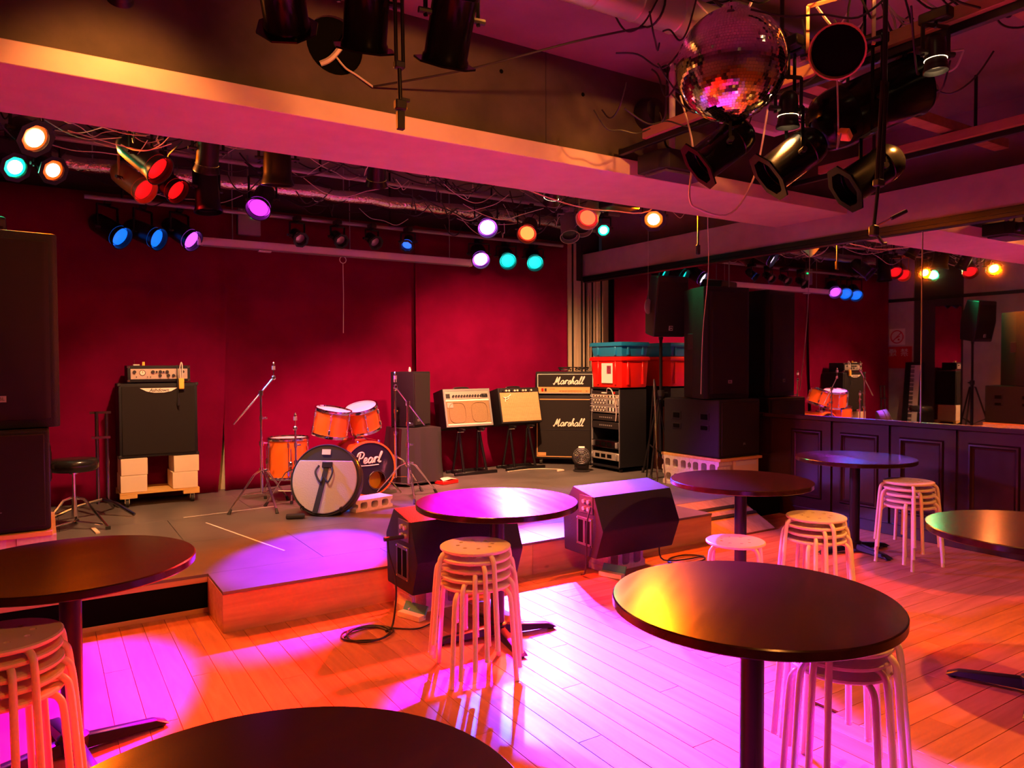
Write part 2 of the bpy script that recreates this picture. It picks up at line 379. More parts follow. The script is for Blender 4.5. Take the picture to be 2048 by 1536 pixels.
MB().cyl((HC.x, 4.125, HC.z), (HC.x, 4.135, HC.z), HR, n=28).build('hole_shade_disc', M_HOLE, BE)  # near-black disc paints in the darkness inside the hole
for (xx, zz) in ((0.72, 3.45), (2.55, 3.40), (3.22, 3.38), (3.85, 3.36)):
    MB().cyl((xx, 4.102, zz), (xx, 4.097, zz), .014, n=12).build('tie_hole', M_HOLE, BE)
MB().span((2.90, 4.095, BZ1), (2.906, 4.10, ZC)).build('shutter_joint', M_DARKW, BE)

box_struct('wall_back', (XL - .1, YB, 0), (XW + .3, YB + .1, ZC), M_DARKW)
box_struct('wall_rear', (XA, YR - .1, 0), (XW + .6, YR, ZC), M_REARW)
box_struct('wall_left', (XA - .1, YR, 0), (XA, SY1, ZC), M_REARW)
WS = struct('wall_side')                                            # left wall of the stage, seen in the mirror
MB().span((XA, SY1 + .0, 0), (XL, SY1 + .1, ZC)).build('return', M_PLAST, WS)
MB().span((XL - .1, SY1 + .1, 0), (XL, 6.5, ZC)).build('plaster_panel', M_PLAST, WS)
MB().span((XL - .1, 6.5, 0), (XL - .02, 7.36, ZC)).build('dark_panel', M_DARKW, WS)
MB().span((XL - .1, 7.36, 0), (XL, YB, ZC)).build('plaster_panel', M_PLAST, WS)
MB().span((XL - .021, 6.54, .3), (XL - .012, 6.98, 2.5)).build('mirror_pane', M_MIRROR, WS)
MB().span((XL - .03, 5.0, 2.62), (XL + .01, YB, 2.68)).build('rail', M_BLACK, WS)

# right wall: panelled dado, mirror panes, rail, header
WR = struct('wall_right')
MB().span((XW + .02, YR, 0), (XW + .25, YB, 0.99)).build('dado_backing', M_DADO, WR)
MB().span((XW - .03, YR, 0.958), (XW + .06, 5.0, 0.996)).build('dado_cap', M_DADO, WR, 0.004)
MB().span((XW - .012, YR, 0), (XW + .03, SY1, 0.10)).build('skirting', M_DADO, WR, 0.004)
def dado_panel(y0, y1):
    z0, z1 = 0.20, 0.86
    MB().span((XW + .002, y0 - .09, .10), (XW + .03, y0, .958)).build('stile', M_DADO, WR)
    MB().span((XW + .002, y0, z1), (XW + .03, y1, .958)).build('top_rail', M_DADO, WR)
    MB().span((XW + .002, y0, .10), (XW + .03, y1, z0)).build('bottom_rail', M_DADO, WR)
    mb = MB(); prof = [(0.0, .014), (.012, -.010), (.024, -.012), (.036, .004), (.048, .012)]
    for j in range(len(prof) - 1):
        (a, da), (b, db) = prof[j], prof[j + 1]
        q = lambda t, d: [V((XW + d, y0 + t, z0 + t)), V((XW + d, y1 - t, z0 + t)), V((XW + d, y1 - t, z1 - t)), V((XW + d, y0 + t, z1 - t))]
        mb.add(q(a, da) + q(b, db), [(i, (i + 1) % 4, 4 + (i + 1) % 4, 4 + i) for i in range(4)])
    mb.build('moulding', M_DADO, WR)
    MB().span((XW + .014, y0 + .045, z0 + .045), (XW + .02, y1 - .045, z1 - .045)).build('inset_panel', M_DADO, WR)
py = [(4.28, 4.62), (3.72, 4.10), (3.16, 3.54), (2.60, 2.98), (2.02, 2.42), (1.44, 1.84), (.86, 1.26)]
for (a, b) in py: dado_panel(a, b)
MB().span((XW + .002, 4.62, .10), (XW + .03, 4.80, .958)).build('stile', M_DADO, WR)
for (a, b) in ((YR, 0.62), (0.625, 3.362), (3.366, 5.42), (5.424, YB)):
    MB().span((XW + .02, a, .992), (XW + .03, b, 2.605)).build('mirror_pane', M_MIRROR, WR, smooth=False)
    MB().span((XW + .012, b, .992), (XW + .031, b + .004, 2.605)).build('pane_joint', M_GREYM, WR)
MB().span((XW - .03, YR, 2.600), (XW + .03, YB - .03, 2.680)).build('rail', M_STEEL, WR, 0.004)
MB().span((XW - .042, YR, 2.632), (XW - .02, YB - .03, 2.648)).build('rail_lip', M_STEEL, WR)
MB().span((XW, YR, 2.680), (XW + .4, YB, 2.985)).build('header', M_PLAST, WR, 0.003)
MB().span((XW + .35, YR, 2.985), (XW + .5, YB, ZC)).build('upper_wall', M_CEIL, WR)
MB().span((XW + .03, YR, .99), (XW + .25, YB, 2.68)).build('mirror_backing', M_DARKW, WR)

# bare boards in the back corner
PB = struct('trim_2')
for (a, b, d) in ((5.84, 6.008, 0), (6.010, 6.072, .012), (6.074, 6.16, .0), (6.162, 6.215, .008)):
    MB().span((a, YB - .06 - d, ZS), (b, YB - .02 - d, 3.12 if a < 6.05 else 2.62)).build('board', M_BOARD, PB, 0.002)
for xx in (5.995, 6.15):
    MB().cyl((xx, YB - .09, ZS + 1.0), (xx, YB - .09, 3.1), .012, n=8).build('cable', M_WIREB, PB)

# ramp beside the stage
RP = thing('ramp', 'reddish plywood ramp leading up to the stage at its far end', 'ramp', (5.16, 4.74, 0))
k = MB(); k.prism([V((-.39, -.44, 0)), V((-.39, -.44, .014)), V((-.39, 0, ZS)), V((-.39, 0, ZS - .02))], (.80, 0, 0)); k.build('board', M_RAMP, RP)
for t in (.28, .52):
    z = .014 + (ZS - .014) * (1 - t); 
    k = MB(); k.prism([V((-.392, -.44 * t - .014, z - .004)), V((-.392, -.44 * t + .014, z + .014)), V((.412, -.44 * t + .014, z + .014)), V((.412, -.44 * t - .014, z - .004))], (0, 0, .004)); k.build('grip_strip', M_RUBBER, RP)

# ------------------------------------------------------------------ curtains
def curtain(label, x0, x1, y, z0, z1, amp, seed, lift=None):
    rnd = random.Random(seed); n = int((x1 - x0) / .022); rows = 14; vs = []; fs = []
    ph = [rnd.uniform(0, 6.28) for _ in range(6)]; fr = [rnd.uniform(2.0, 9) for _ in range(6)]
    for j in range(rows + 1):
        t = j / rows
        for i in range(n + 1):
            x = x0 + (x1 - x0) * i / n
            d = sum(math.sin(fr[q] * x + ph[q] + .35 * math.sin(2.2 * t + ph[q])) for q in range(6)) / 6
            e = math.exp(-((x - x0) / .05) ** 2) + math.exp(-((x - x1) / .05) ** 2)
            yy = y - amp * d * (0.55 + .6 * (1 - t)) - .035 * e - .03 * (1 - t) ** 3
            zz = z0 + (z1 - z0) * t
            xx = x
            if lift: xx = x + lift * (1 - t) ** 3 * max(0, (x - x0) / (x1 - x0)) ** 8
            vs.append(V((xx, yy, zz)))
    for j in range(rows):
        for i in range(n): a = j * (n + 1) + i; fs.append((a, a + 1, a + n + 2, a + n + 1))
    mb = MB().add(vs, fs); me = mb.mesh('stage_curtain', smooth=True, angle=80)
    o = link('stage_curtain', me, M_CURT); md = o.modifiers.new('thick', 'SOLIDIFY'); md.thickness = .006; md.offset = 0
    return tag(o, label, 'curtain', 'red velvet curtains across the stage back')
curtain('dark red velvet curtain behind the bass amplifier', -.78, 1.585, 7.80, ZS + .006, 3.1, .035, 3, -.12)
curtain('red velvet curtain behind the drum set, widest of the three', 1.545, 3.68, 7.83, ZS + .006, 3.1, .055, 5)
curtain('bright red velvet curtain behind the guitar amplifiers', 3.65, 5.84, 7.80, ZS + .006, 3.1, .035, 9)
MB().span((1.42, YB - .03, ZS), (1.75, YB - .005, 1.1)).build('loose_panel', M_BOARD, tag(thing('wall_panel', 'pale board glimpsed through the gap between two curtains', 'board')))

# ------------------------------------------------------------------ furniture: tables and stools
def make_table():
    t = thing('round_table', '-', 'table')
    r = .445; MB().lathe([(.0, -.032), (r - .004, -.032), (r, -.028), (r, -.004), (r - .004, 0), (0, 0)], 72).build('table_top', M_TABLE, t, loc=(0, 0, .75), angle=30)
    MB().cyl((0, 0, .05), (0, 0, .718), .038, n=28).build('column', M_STEEL, t)
    MB().span((-.15, -.15, .706), (.15, .15, .717)).build('mounting_plate', M_STEEL, t)
    MB().lathe([(.055, .03), (.055, .075), (.04, .085)], 24).build('hub', M_STEEL, t)
    me = None
    for a in range(4):
        k = MB(); k.prism([V((.03, -.032, .02)), V((.03, .032, .02)), V((.03, .022, .068)), V((.03, -.022, .068))], (.32, 0, 0))
        for i in (4, 5): k.v[i].z = .012
        for i in (6, 7): k.v[i].z = .038; k.v[i].x -= .05
        me = me or k.mesh('base_arm', .003); o = link('base_arm', me, M_STEEL, t); o.rotation_euler = (0, 0, a * math.pi / 2)
        g = link('glide', bpy.data.meshes.get('glide') or MB().cyl((.325, 0, 0), (.325, 0, .016), .018, n=10).mesh('glide'), M_RUBBER, t); g.rotation_euler = (0, 0, a * math.pi / 2)
    return t
tb = make_table()
TABLES = [((2.10, 3.44), 80, 'round dark brown table beside the stool stack, before the stage gap'),
          ((1.91, 1.56), 30, 'large round dark brown table close by with stools tucked beneath'),
          ((.08, 3.28), 12, 'round brown table at the left beside the dark stage step'),
          ((.29, 1.19), 20, 'dark round table cut by the bottom edge of the picture'),
          ((3.80, 3.20), 35, 'round table with orange-red sheen below the stage subwoofer'),
          ((5.46, 3.46), -12, 'farthest round table, standing by the dark wall panelling'),
          ((3.76, 1.50), 20, 'round table cut by the right edge with green and orange sheen')]
for i, ((x, y), a, lb) in enumerate(TABLES):
    o = tb if i == 0 else copy_tree(tb)
    o.location = (x, y, 0); o.rotation_euler = (0, 0, R_(a)); tag(o, lb, 'table', 'round pedestal tables')

def make_stool():
    t = thing('stacking_stool', '-', 'stool'); H = .45; r = .172
    holes = [circle(.011, 8, (.085 * math.cos(a), .085 * math.sin(a), 0)) for a in [2 * math.pi * i / 8 for i in range(8)]]
    k = MB().plate(circle(r - .006, 40), holes, (0, 0, -.006))
    k.lathe([(r - .0065, 0), (r, -.004), (r, -.012), (r - .006, -.018), (r - .008, -.006)], 40, cap=False)
    k.build('seat', M_CREAMP, t, loc=(0, 0, H))
    me = None
    for a in range(4):
        P = spline([V((.06, 0, H - .022)), V((.145, 0, H - .020)), V((.178, 0, H - .034)), V((.192, 0, H - .075)), V((.205, 0, .22)), V((.222, 0, .004))], 5)
        me = me or MB().tube(P, .0118, 10).mesh('leg')
        o = link('leg', me, M_CREAMP, t); o.rotation_euler = (0, 0, a * math.pi / 2 + .3)
        fo = link('foot_cap', bpy.data.meshes.get('foot_cap') or MB().cyl((.2225, 0, 0), (.221, 0, .012), .0128, n=10).mesh('foot_cap'), M_CREAMP, t); fo.rotation_euler = o.rotation_euler
    return t
so = make_stool(); first = [True]
ORD = {0: 'bottom', 1: 'second from the bottom', 2: 'middle', 3: 'second from the top', 4: 'topmost'}
ORD4 = {0: 'bottom', 1: 'second from the bottom', 2: 'second from the top', 3: 'topmost'}
STACKS = [((1.77, 3.10), 5, 'of the stack of five beside the middle table', 12, 'stools stacked in the middle of the floor'),
          ((-.12, 2.90), 5, 'of the stack cut by the left edge', 40, 'stools stacked at the left'),
          ((3.93, 2.74), 4, 'of the stack of four beyond the big near table', 5, 'stools stacked beyond the near table'),
          ((5.42, 3.00), 5, 'of the stack nearest the dark wall panelling', 18, 'stools stacked by the panelling'),
          ((2.36, 1.55), 4, 'of the stack under the big near table', 50, 'stools stacked under the near table')]
for ((x, y), n, lb, a0, g) in STACKS:
    rot = a0
    for k in range(n):
        o = so if first[0] else copy_tree(so); first[0] = False
        o.location = (x + random.uniform(-.004, .004), y + random.uniform(-.004, .004), .0435 * k); o.rotation_euler = (0, 0, R_(rot))
        rot += random.choice([13, 15, 17, -14]) if k < n else 0
        tag(o, 'cream stool, ' + (ORD if n == 5 else ORD4)[k] + ' ' + lb, 'stool', g)
o = copy_tree(so); o.location = (3.46, 2.95, 0); o.rotation_euler = (0, 0, R_(65)); tag(o, 'single unstacked cream stool beyond the big near table', 'stool'); del o['group']

# ------------------------------------------------------------------ concrete blocks
def block_mesh(Lh=.39, H=.10, D=.19):
    nt = H * .22
    out = [V((-Lh / 2, 0, 0)), V((Lh / 2, 0, 0)), V((Lh / 2, 0, H * .25)), V((Lh / 2 - .022, 0, H * .38)), V((Lh / 2 - .022, 0, H * .62)), V((Lh / 2, 0, H * .75)), V((Lh / 2, 0, H)),
           V((-Lh / 2, 0, H)), V((-Lh / 2, 0, H * .75)), V((-Lh / 2 + .022, 0, H * .62)), V((-Lh / 2 + .022, 0, H * .38)), V((-Lh / 2, 0, H * .25))]
    hs = []
    for c in (-.112, 0, .112):
        w, hh, r = .036, H * .30, min(.022, H * .2); q = []
        for sx, sz, a0 in ((1, -1, -90), (1, 1, 0), (-1, 1, 90), (-1, -1, 180)):
            for j in range(4):
                a = R_(a0 + 30 * j); q.append(V((c + sx * (w - r) + r * math.cos(a), 0, H / 2 + sz * (hh - r) + r * math.sin(a))))
        hs.append(q)
    return MB().plate(out, hs, (0, D, 0)).mesh('concrete_block', smooth=False)
BM10 = block_mesh(); BM10.materials.append(M_CBLK); BM17 = block_mesh(H=.165); BM17.materials.append(M_CBLK); BM15 = block_mesh(H=.150); BM15.materials.append(M_CBLK)
def block(label, loc, rz, me=BM10, group=None):
    o = link('concrete_block', me); o.location = loc; o.rotation_euler = (0, 0, R_(rz)); return tag(o, label, 'concrete block', group)
block('pale concrete block lying against the bass drum', (2.44, 6.05, ZS), 14)
block('concrete block propping the wedge monitor beside the stools', (2.02, 4.02, 0), 4, BM17)
block('concrete block propping the wedge monitor by the stage gap', (3.58, 4.06, 0), 2, BM17)
for side, xr, tx in (('r', 5.56, 'under the subwoofer by the mirror'), ('l', .06, 'under the subwoofer at the left edge')):
    for z in range(2):
        for j in range(2):
            yy = 5.13 + j * .392 + (.0 if z != 1 else .012)
            # faces with holes look towards the middle of the stage
            block('pale concrete block, %s %s, %s' % (('lower', 'upper')[z], ('front', 'rear')[j], tx),
                  (xr, yy, ZS + z * .151), -90 if side == 'r' else 90, BM15, 'blocks ' + tx)

# ------------------------------------------------------------------ loudspeakers
def logo_plate(parent, x, y, z, wd=.05, name='badge'):
    MB().span((x - wd / 2, y - .002, z - wd * .35), (x + wd / 2, y, z + wd * .35)).build(name, M_GREYM, parent)
    text_part('JBL', wd * .55, M_BLACK, parent, FM(x, y - .003, z), ext=.0005)
def pa_top(label, loc, rz):
    t = thing('loudspeaker', label, 'speaker', loc, rz, 'main loudspeakers'); W, D, H = .58, .52, 1.12
    pl = [(-W / 2, -D / 2 + .03), (-W / 2 + .03, -D / 2), (W / 2 - .03, -D / 2), (W / 2, -D / 2 + .03), (W / 2 - .03, -.02), (W / 2 - .14, D / 2), (-W / 2 + .14, D / 2), (-W / 2 + .03, -.02)]
    MB().prism([V((a, b, 0)) for a, b in pl], (0, 0, H)).build('cabinet', M_PAPC, t, .010, 2)
    g = [(-W / 2 + .045, -D / 2 - .001), (-W / 2 + .075, -D / 2 - .022), (W / 2 - .075, -D / 2 - .022), (W / 2 - .045, -D / 2 - .001)]
    MB().prism([V((a, b, .05)) for a, b in g], (0, 0, H - .10)).build('grille', M_GRILLE, t, .006)
    logo_plate(t, 0, -D / 2 - .023, .17)
    for s in (-1, 1):
        MB().span((s * (W / 2 - .035) - .006, -.06, .5), (s * (W / 2 - .035) + .006, .06, .66)).build('side_handle', M_BLACK, t, .004)
    MB().box((0, .05, H + .004), (.20, .12, .012)).build('top_plate', M_BLACK, t, .003)
    return t
def sub(label, loc, hs):
    t = thing('subwoofer', label, 'speaker', loc, 0, 'subwoofers on concrete blocks'); W, D, H = .60, .76, .575
    MB().box((0, 0, H / 2), (W, D, H)).build('cabinet', M_PAPC, t, .018, 3)
    MB().box((0, -D / 2 - .004, H / 2), (W - .05, .02, H - .05)).build('grille', M_GRILLE, t, .006)
    text_part('JBL', .03, M_GREYM, t, FM(.05, -D / 2 - .016, .13), ext=.0005)
    for yy in (-.19, .19):
        for zz, hh in ((.40, .085), (.29, .065)):
            MB().box((hs * (W / 2 + .001), yy, zz), (.012, .125, hh)).build('handle_frame', M_PAPC, t, .006, 2)
            MB().box((hs * (W / 2 + .005), yy, zz), (.010, .092, hh * .62)).build('handle_recess', M_HOLE, t, .003)
    return t
sub('black subwoofer on blocks beside the mirror wall', (5.87, 5.335, ZS + .332), -1)
sub('black subwoofer on blocks at the left edge', (-.265, 5.335, ZS + .332), 1)
MB().span((5.56, 4.93, ZS + .302), (6.18, 5.74, ZS + .328)).build('plank_board', M_DOLLY, None, .002); tag(bpy.data.objects['plank_board'], 'plywood board between the blocks and the subwoofer beside the mirror', 'board')
k = MB().span((-.57, 4.93, ZS + .302), (.04, 5.74, ZS + .328)).build('plank_board', M_DOLLY, None, .002); tag(k, 'plywood board under the subwoofer at the left edge', 'board')
cb = thing('carton', 'brown cardboard carton supporting the subwoofer front by the mirror', 'box', (5.97, 5.10, ZS)); MB().box((0, 0, .15), (.38, .28, .30)).build('carton_body', M_CARD, cb, .003); MB().box((0, -.141, .27), (.30, .004, .05)).build('flap_tape', M_PAPER, cb)
cb = thing('carton', 'brown cardboard carton supporting the subwoofer at the left edge', 'box', (-.33, 5.32, ZS)); MB().box((0, 0, .15), (.40, .7, .30)).build('carton_body', M_CARD, cb, .003); MB().box((0, -.351, .27), (.30, .004, .05)).build('flap_tape', M_PAPER, cb)
pa_top('tall black loudspeaker stacked beside the mirror', (5.86, 5.32, ZS + .912), -8)
pa_top('tall black loudspeaker cut by the left edge', (-.22, 5.28, ZS + .912), 6)

def pole_speaker(label, slabel, x, y, zb, rz, tilt):
    st = thing('speaker_stand', slabel, 'stand', (x, y, ZS), rz, 'tripod speaker stands')
    MB().cyl((0, 0, .25), (0, 0, zb + .16 - ZS), .018, n=14).build('pole', M_STEEL, st)
    MB().cyl((0, 0, .22), (0, 0, .95), .024, n=14).build('outer_tube', M_STEEL, st)
    MB().lathe([(.035, .90), (.038, .93), (.035, .97)], 14).build('collar', M_BLACK, st)
    MB().cyl((.03, 0, .935), (.085, 0, .935), .012, n=8).build('knob', M_BLACK, st)
    for i in range(3):
        a = R_(100 + 120 * i); d = V((math.cos(a), math.sin(a), 0))
        k = MB().tube([V((0, 0, .86)) + d * .03, V((0, 0, .86)) + d * .05, d * .31 + V((0, 0, .012))], .013, 8)
        lg = k.build('leg', M_STEEL, st); MB().cyl(d * .30 + V((0, 0, .05)), d * .32, .017, n=8).build('foot', M_RUBBER, lg)
        MB().tube([V((0, 0, .26)) + d * .02, d * .20 + V((0, 0, .34))], .009, 6).build('brace', M_STEEL, st)
    t = thing('loudspeaker', label, 'speaker', (x, y, zb), rz, 'loudspeakers on tripod poles')
    W, D, H = .42, .36, .66; k = MB()
    def sec(z, w, d0, d1): return [V((-w, -d0, z)), V((w, -d0, z)), V((w * .62, d1, z)), V((-w * .62, d1, z))]
    a = sec(0, W / 2 - .01, D / 2, D / 2 - .04); b = sec(H * .5, W / 2, D / 2 + .02, D / 2); c = sec(H, W / 2 - .02, D / 2 - .01, D / 2 - .06)
    k.add(a + b + c, [(3, 2, 1, 0), (8, 9, 10, 11)] + [(j * 4 + i, j * 4 + (i + 1) % 4, j * 4 + 4 + (i + 1) % 4, j * 4 + 4 + i) for j in range(2) for i in range(4)])
    Mx = Matrix.Rotation(R_(tilt), 4, 'X'); k.xf(Mx); k.build('cabinet', M_BLACK, t, .022, 3)
    k = MB(); g = [V((-.18, -D / 2 - .008, .05)), V((.18, -D / 2 - .008, .05)), V((.185, -D / 2 - .028, H * .5)), V((-.185, -D / 2 - .028, H * .5)), V((-.17, -D / 2 + .004, H - .06)), V((.17, -D / 2 + .004, H - .06))]
    k.add(g + [p + V((0, .02, 0)) for p in g], [(0, 1, 2, 3), (3, 2, 5, 4), (7, 6, 9, 8), (8, 9, 10, 11), (0, 6, 7, 1), (1, 7, 8, 2), (2, 8, 11, 5), (5, 11, 10, 4), (4, 10, 9, 3), (3, 9, 6, 0)])
    k.xf(Mx); k.build('grille', M_GRILLE, t, .003)
    k = MB().box((-.0, -D / 2 - .020, .10), (.045, .006, .05)); k.xf(Mx); k.build('badge', M_WHITE, t)
    k = MB().box((-.0, -D / 2 - .0245, .10), (.034, .004, .039)); k.xf(Mx); k.build('badge_field', M_BLACK, t)
    text_part('JBL', .022, M_WHITE, t, Mx @ FM(0, -D / 2 - .0275, .10), ext=.0004)
    k = MB().cyl((0, 0, -.05), (0, 0, .03), .024, n=12); k.build('pole_socket', M_BLACK, t)
pole_speaker('black loudspeaker tilted down on a pole between cartons and mirror stack', 'black tripod stand holding the tilted loudspeaker beside the mirror', 5.86, 6.06, 1.82, -14, 9)
pole_speaker('black loudspeaker on a pole by the left stage wall, seen in the mirror', 'black tripod stand by the left stage wall, seen in the mirror', -.42, 6.12, 1.86, 14, 9)

# wedge monitors
def wedge(label, loc, rz):
    t = thing('stage_monitor', label, 'speaker', loc, rz, 'wedge monitors in front of the stage'); Lx = .72
    pf = [(.20, 0), (-.16, 0), (-.235, .20), (-.14, .425), (.10, .47), (.22, .30)]
    MB().prism([V((-Lx / 2, a, b)) for a, b in pf], (Lx, 0, 0)).build('cabinet', M_PAPC, t, .012, 2)
    g = [(-.150, .035), (-.222, .20), (-.142, .395)]
    k = MB(); k.add([V((s * .335, a - .006, b)) for a, b in g for s in (-1, 1)], [(0, 1, 3, 2), (2, 3, 5, 4)]); k.build('grille', M_GRILLE, t)
    x = -Lx / 2
    MB().span((x - .006, -.13, .30), (x + .01, .02, .425)).build('connector_plate', M_BLKPL, t, .003)
    for (a, b) in ((-.09, .385), (-.04, .385), (-.09, .335), (-.04, .335)):
        MB().cyl((x - .02, a, b), (x, a, b), .014, n=12).build('socket', M_SILVER, t)
    MB().span((x - .006, -.12, .07), (x + .008, .05, .27)).build('handle_frame', M_BLKPL, t, .004)
    MB().span((x - .008, -.10, .09), (x + .006, -.045, .25)).build('handle_recess', M_HOLE, t, .003)
    MB().span((x - .008, -.025, .09), (x + .006, .03, .25)).build('handle_recess', M_HOLE, t, .003)
    for (a, b) in ((-.11, .08), (.04, .08), (-.11, .26), (.04, .26)):
        MB().cyl((x - .009, a, b), (x - .004, a, b), .006, n=8).build('screw', M_CHROME, t)
    return t
wl = wedge('black wedge monitor behind the stool stack, plug in its end', (2.14, 4.02, .165), 0)
k = MB(); k.tube([V((-.50, -.09, .335)), V((-.40, -.09, .335)), V((-.36, -.09, .335))], .013, 8); k.build('cable_plug', M_BLACK, wl)
wr = wedge('black wedge monitor with blue-lit top by the stage gap', (3.53, 4.06, .165), 0)
for xx, nm in ((1.82, 'beside the stools'), (3.36, 'by the stage gap')):
    b = thing('booklet', 'folded pale booklet wedged under the monitor block ' + nm, 'book', (xx, 3.96, 0), 20)
    k = MB(); k.box((0, 0, .018), (.055, .18, .03), (0, 0, 0)); k.build('pages', M_CREAMB, b); k = MB(); k.box((.034, 0, .045), (.012, .18, .07), (0, .5, 0)); k.build('cover', M_GREENB, b)
# cables on the floor
def cable(label, pts, r, m, k=6, cat='cable', name='cable', group=None):
    o = MB().tube(spline(pts, k), r, 6).build(name, m); return tag(o, label, cat, group)
coil = [V((1.52, 4.0, .16 + .34)), V((1.60, 3.94, .40)), V((1.66, 3.90, .2)), V((1.66, 3.86, .03)), V((1.60, 3.82, .012))]
for q in range(26):
    a = q * .62; coil.append(V((1.50 + (.13 + .02 * math.sin(q)) * math.cos(a), 3.84 + (.11 + .015 * math.cos(q * 1.7)) * math.sin(a), .008 + .0016 * (q % 5))))
coil[0] = V((1.66, 3.93, .50)); coil[1] = V((1.66, 3.91, .42)); coil[2] = V((1.69, 3.88, .24))
cable('coiled black cable on the floor before the pine stage front', coil, .0055, M_WIREB)
cable('thin black cable running on the boards to the monitor block', [V((1.62, 3.9, .006)), V((1.75, 3.78, .006)), V((1.86, 3.80, .006)), V((1.98, 3.9, .006))], .004, M_WIREB)
c2 = []
for q in range(18):
    a = q * .7; c2.append(V((4.12 + .17 * math.cos(a), 3.98 + .10 * math.sin(a), .008 + .0016 * (q % 4))))
cable('coiled black cable on the floor beside the far monitor', [V((3.86, 4.0, .2)), V((3.88, 3.98, .04))] + c2, .0055, M_WIREB)
cable('black cables hanging from the far monitor end', [V((3.155, 3.94, .52)), V((3.13, 3.95, .40)), V((3.15, 3.98, .2)), V((3.17, 4.02, .05)), V((3.2, 4.1, .01))], .006, M_WIREB)

# ------------------------------------------------------------------ bass amplifier and its dolly
AX, AY = .90, 7.36
dl = thing('dolly', 'yellow plywood dolly on castors under the bass amplifier', 'dolly', (AX, AY, ZS))
MB().span((-.33, -.02, .115), (.33, .40, .133)).build('deck', M_DOLLY, dl, .002)
for a in (-.33, .19): MB().span((a, -.02, .08), (a + .14, .03, .115)).build('cross_bar', M_DOLLY, dl, .002)
for a in (-.33, .19): MB().span((a, .35, .08), (a + .14, .40, .115)).build('cross_bar', M_DOLLY, dl, .002)
for a in (-.27, .27):
    for b in (.02, .36):
        w_ = MB().cyl((a - .013, b, .038), (a + .013, b, .038), .038, n=18).build('castor', M_RUBBER, dl)
        MB().cyl((a - .016, b, .038), (a + .016, b, .038), .014, n=10).build('axle', M_CHROME, w_)
        MB().span((a - .02, b - .012, .035), (a + .02, b + .02, .08)).build('fork', M_CHROME, w_)
for (a, z, lb) in ((-.215, 0, 'lower left'), (-.21, 1, 'upper left'), (.21, 0, 'lower right'), (.222, 1, 'upper right')):
    c = thing('carton', 'pale carton, %s of four under the bass amplifier' % lb, 'box', (AX + a, AY + .16, ZS + .134 + z * .152), 0, 'cartons under the bass amplifier')
    MB().box((0, 0, .0755), (.215, .34, .15)).build('carton_body', M_CARD, c, .003); MB().box((0, 0, .1515), (.20, .05, .001)).build('packing_tape', M_PAPER, c)
c = thing('bass_cabinet', 'tall black bass speaker cabinet standing on four cartons', 'amplifier', (AX, AY, ZS + .442))
MB().span((-.325, 0, 0), (.325, .38, .665)).build('cabinet', M_PAPC, c, .012, 2)
MB().span((-.302, -.008, .025), (.302, .01, .64)).build('grille', M_GRILLE, c, .003)
k = MB().prism([V((-.155, -.016, .622)), V((.155, -.016, .622)), V((.10, -.016, .592)), V((.04, -.016, .58)), V((-.04, -.016, .58)), V((-.10, -.016, .592))], (0, .008, 0)); k.build('wing_badge', M_WHITE, c)
text_part('Ashdown', .042, M_BLACK, c, FM(0, -.0175, .602), shear=.25, ext=.0005, off=.0006)
for a in (-.325, .325):
    for z in (.0, .665): MB().box((a * .985, .012, .01 + z * .97), (.03, .035, .03)).build('corner_cap', M_BLACK, c, .006)
h = thing('bass_amplifier', 'silver-panelled amplifier head on top of the bass cabinet', 'amplifier', (AX + .01, AY + .02, ZS + .442 + .668))
MB().span((-.26, 0, .008), (.26, .28, .158)).build('case', M_PAPC, h, .008, 2)
MB().span((-.235, -.006, .035), (.235, .01, .128)).build('control_panel', M_SILVER, h, .001)
for (a, b, r) in ((-.205, .10, .015), (-.055, .10, .015), (-.025, .10, .009), (.005, .10, .015), (.032, .10, .009), (.062, .10, .015), (.195, .10, .013), (.003, .066, .015), (.072, .066, .015), (.115, .066, .014), (-.19, .055, .005), (-.10, .055, .004), (-.075, .055, .004)):
    MB().cyl((a, -.02, b), (a, -.005, b), r, r * .8, 14).build('knob', M_BLACK, h)
MB().cyl((-.14, -.010, .092), (-.14, -.004, .092), .026, n=20).build('dial_bezel', M_CHROME, h); MB().cyl((-.14, -.0115, .092), (-.14, -.009, .092), .021, n=20).build('dial_face', M_WHITE, h)
MB().span((-.142, -.0135, .088), (-.138, -.011, .108)).build('dial_needle', M_BLACK, h)
for a in (-.25, .25):
    for z in (.02, .147): MB().box((a, .012, z), (.026, .032, .028)).build('corner_cap', M_CHROME, h, .006)
for a in (-.2, .2): MB().cyl((a, .14, 0), (a, .14, .01), .018, n=10).build('foot', M_RUBBER, h)
pt = thing('power_tap', 'yellow plug board hanging by its pale cord over the bass amplifier', 'cable', (AX + .185, AY - .02, ZS + 1.1))
MB().box((0, -.015, .0), (.045, .03, .10)).build('plug', M_TAGY, pt, .006); MB().tube(spline([V((-.01, -.012, .05)), V((-.012, -.015, .13)), V((.0, .0, .19)), V((.012, .01, .175)), V((.01, -.012, .05))], 6), .005, 6).build('cord', M_WIREW, pt)
MB().tube(spline([V((-.03, .02, .17)), V((-.035, -.02, .1)), V((-.03, -.012, -.1)), V((-.028, -.02, -.16))], 6), .004, 6).build('hanging_cord', M_WIREB, pt); MB().cyl((-.028, -.02, -.2), (-.028, -.02, -.13), .009, n=8).build('connector', M_BLACK, pt)
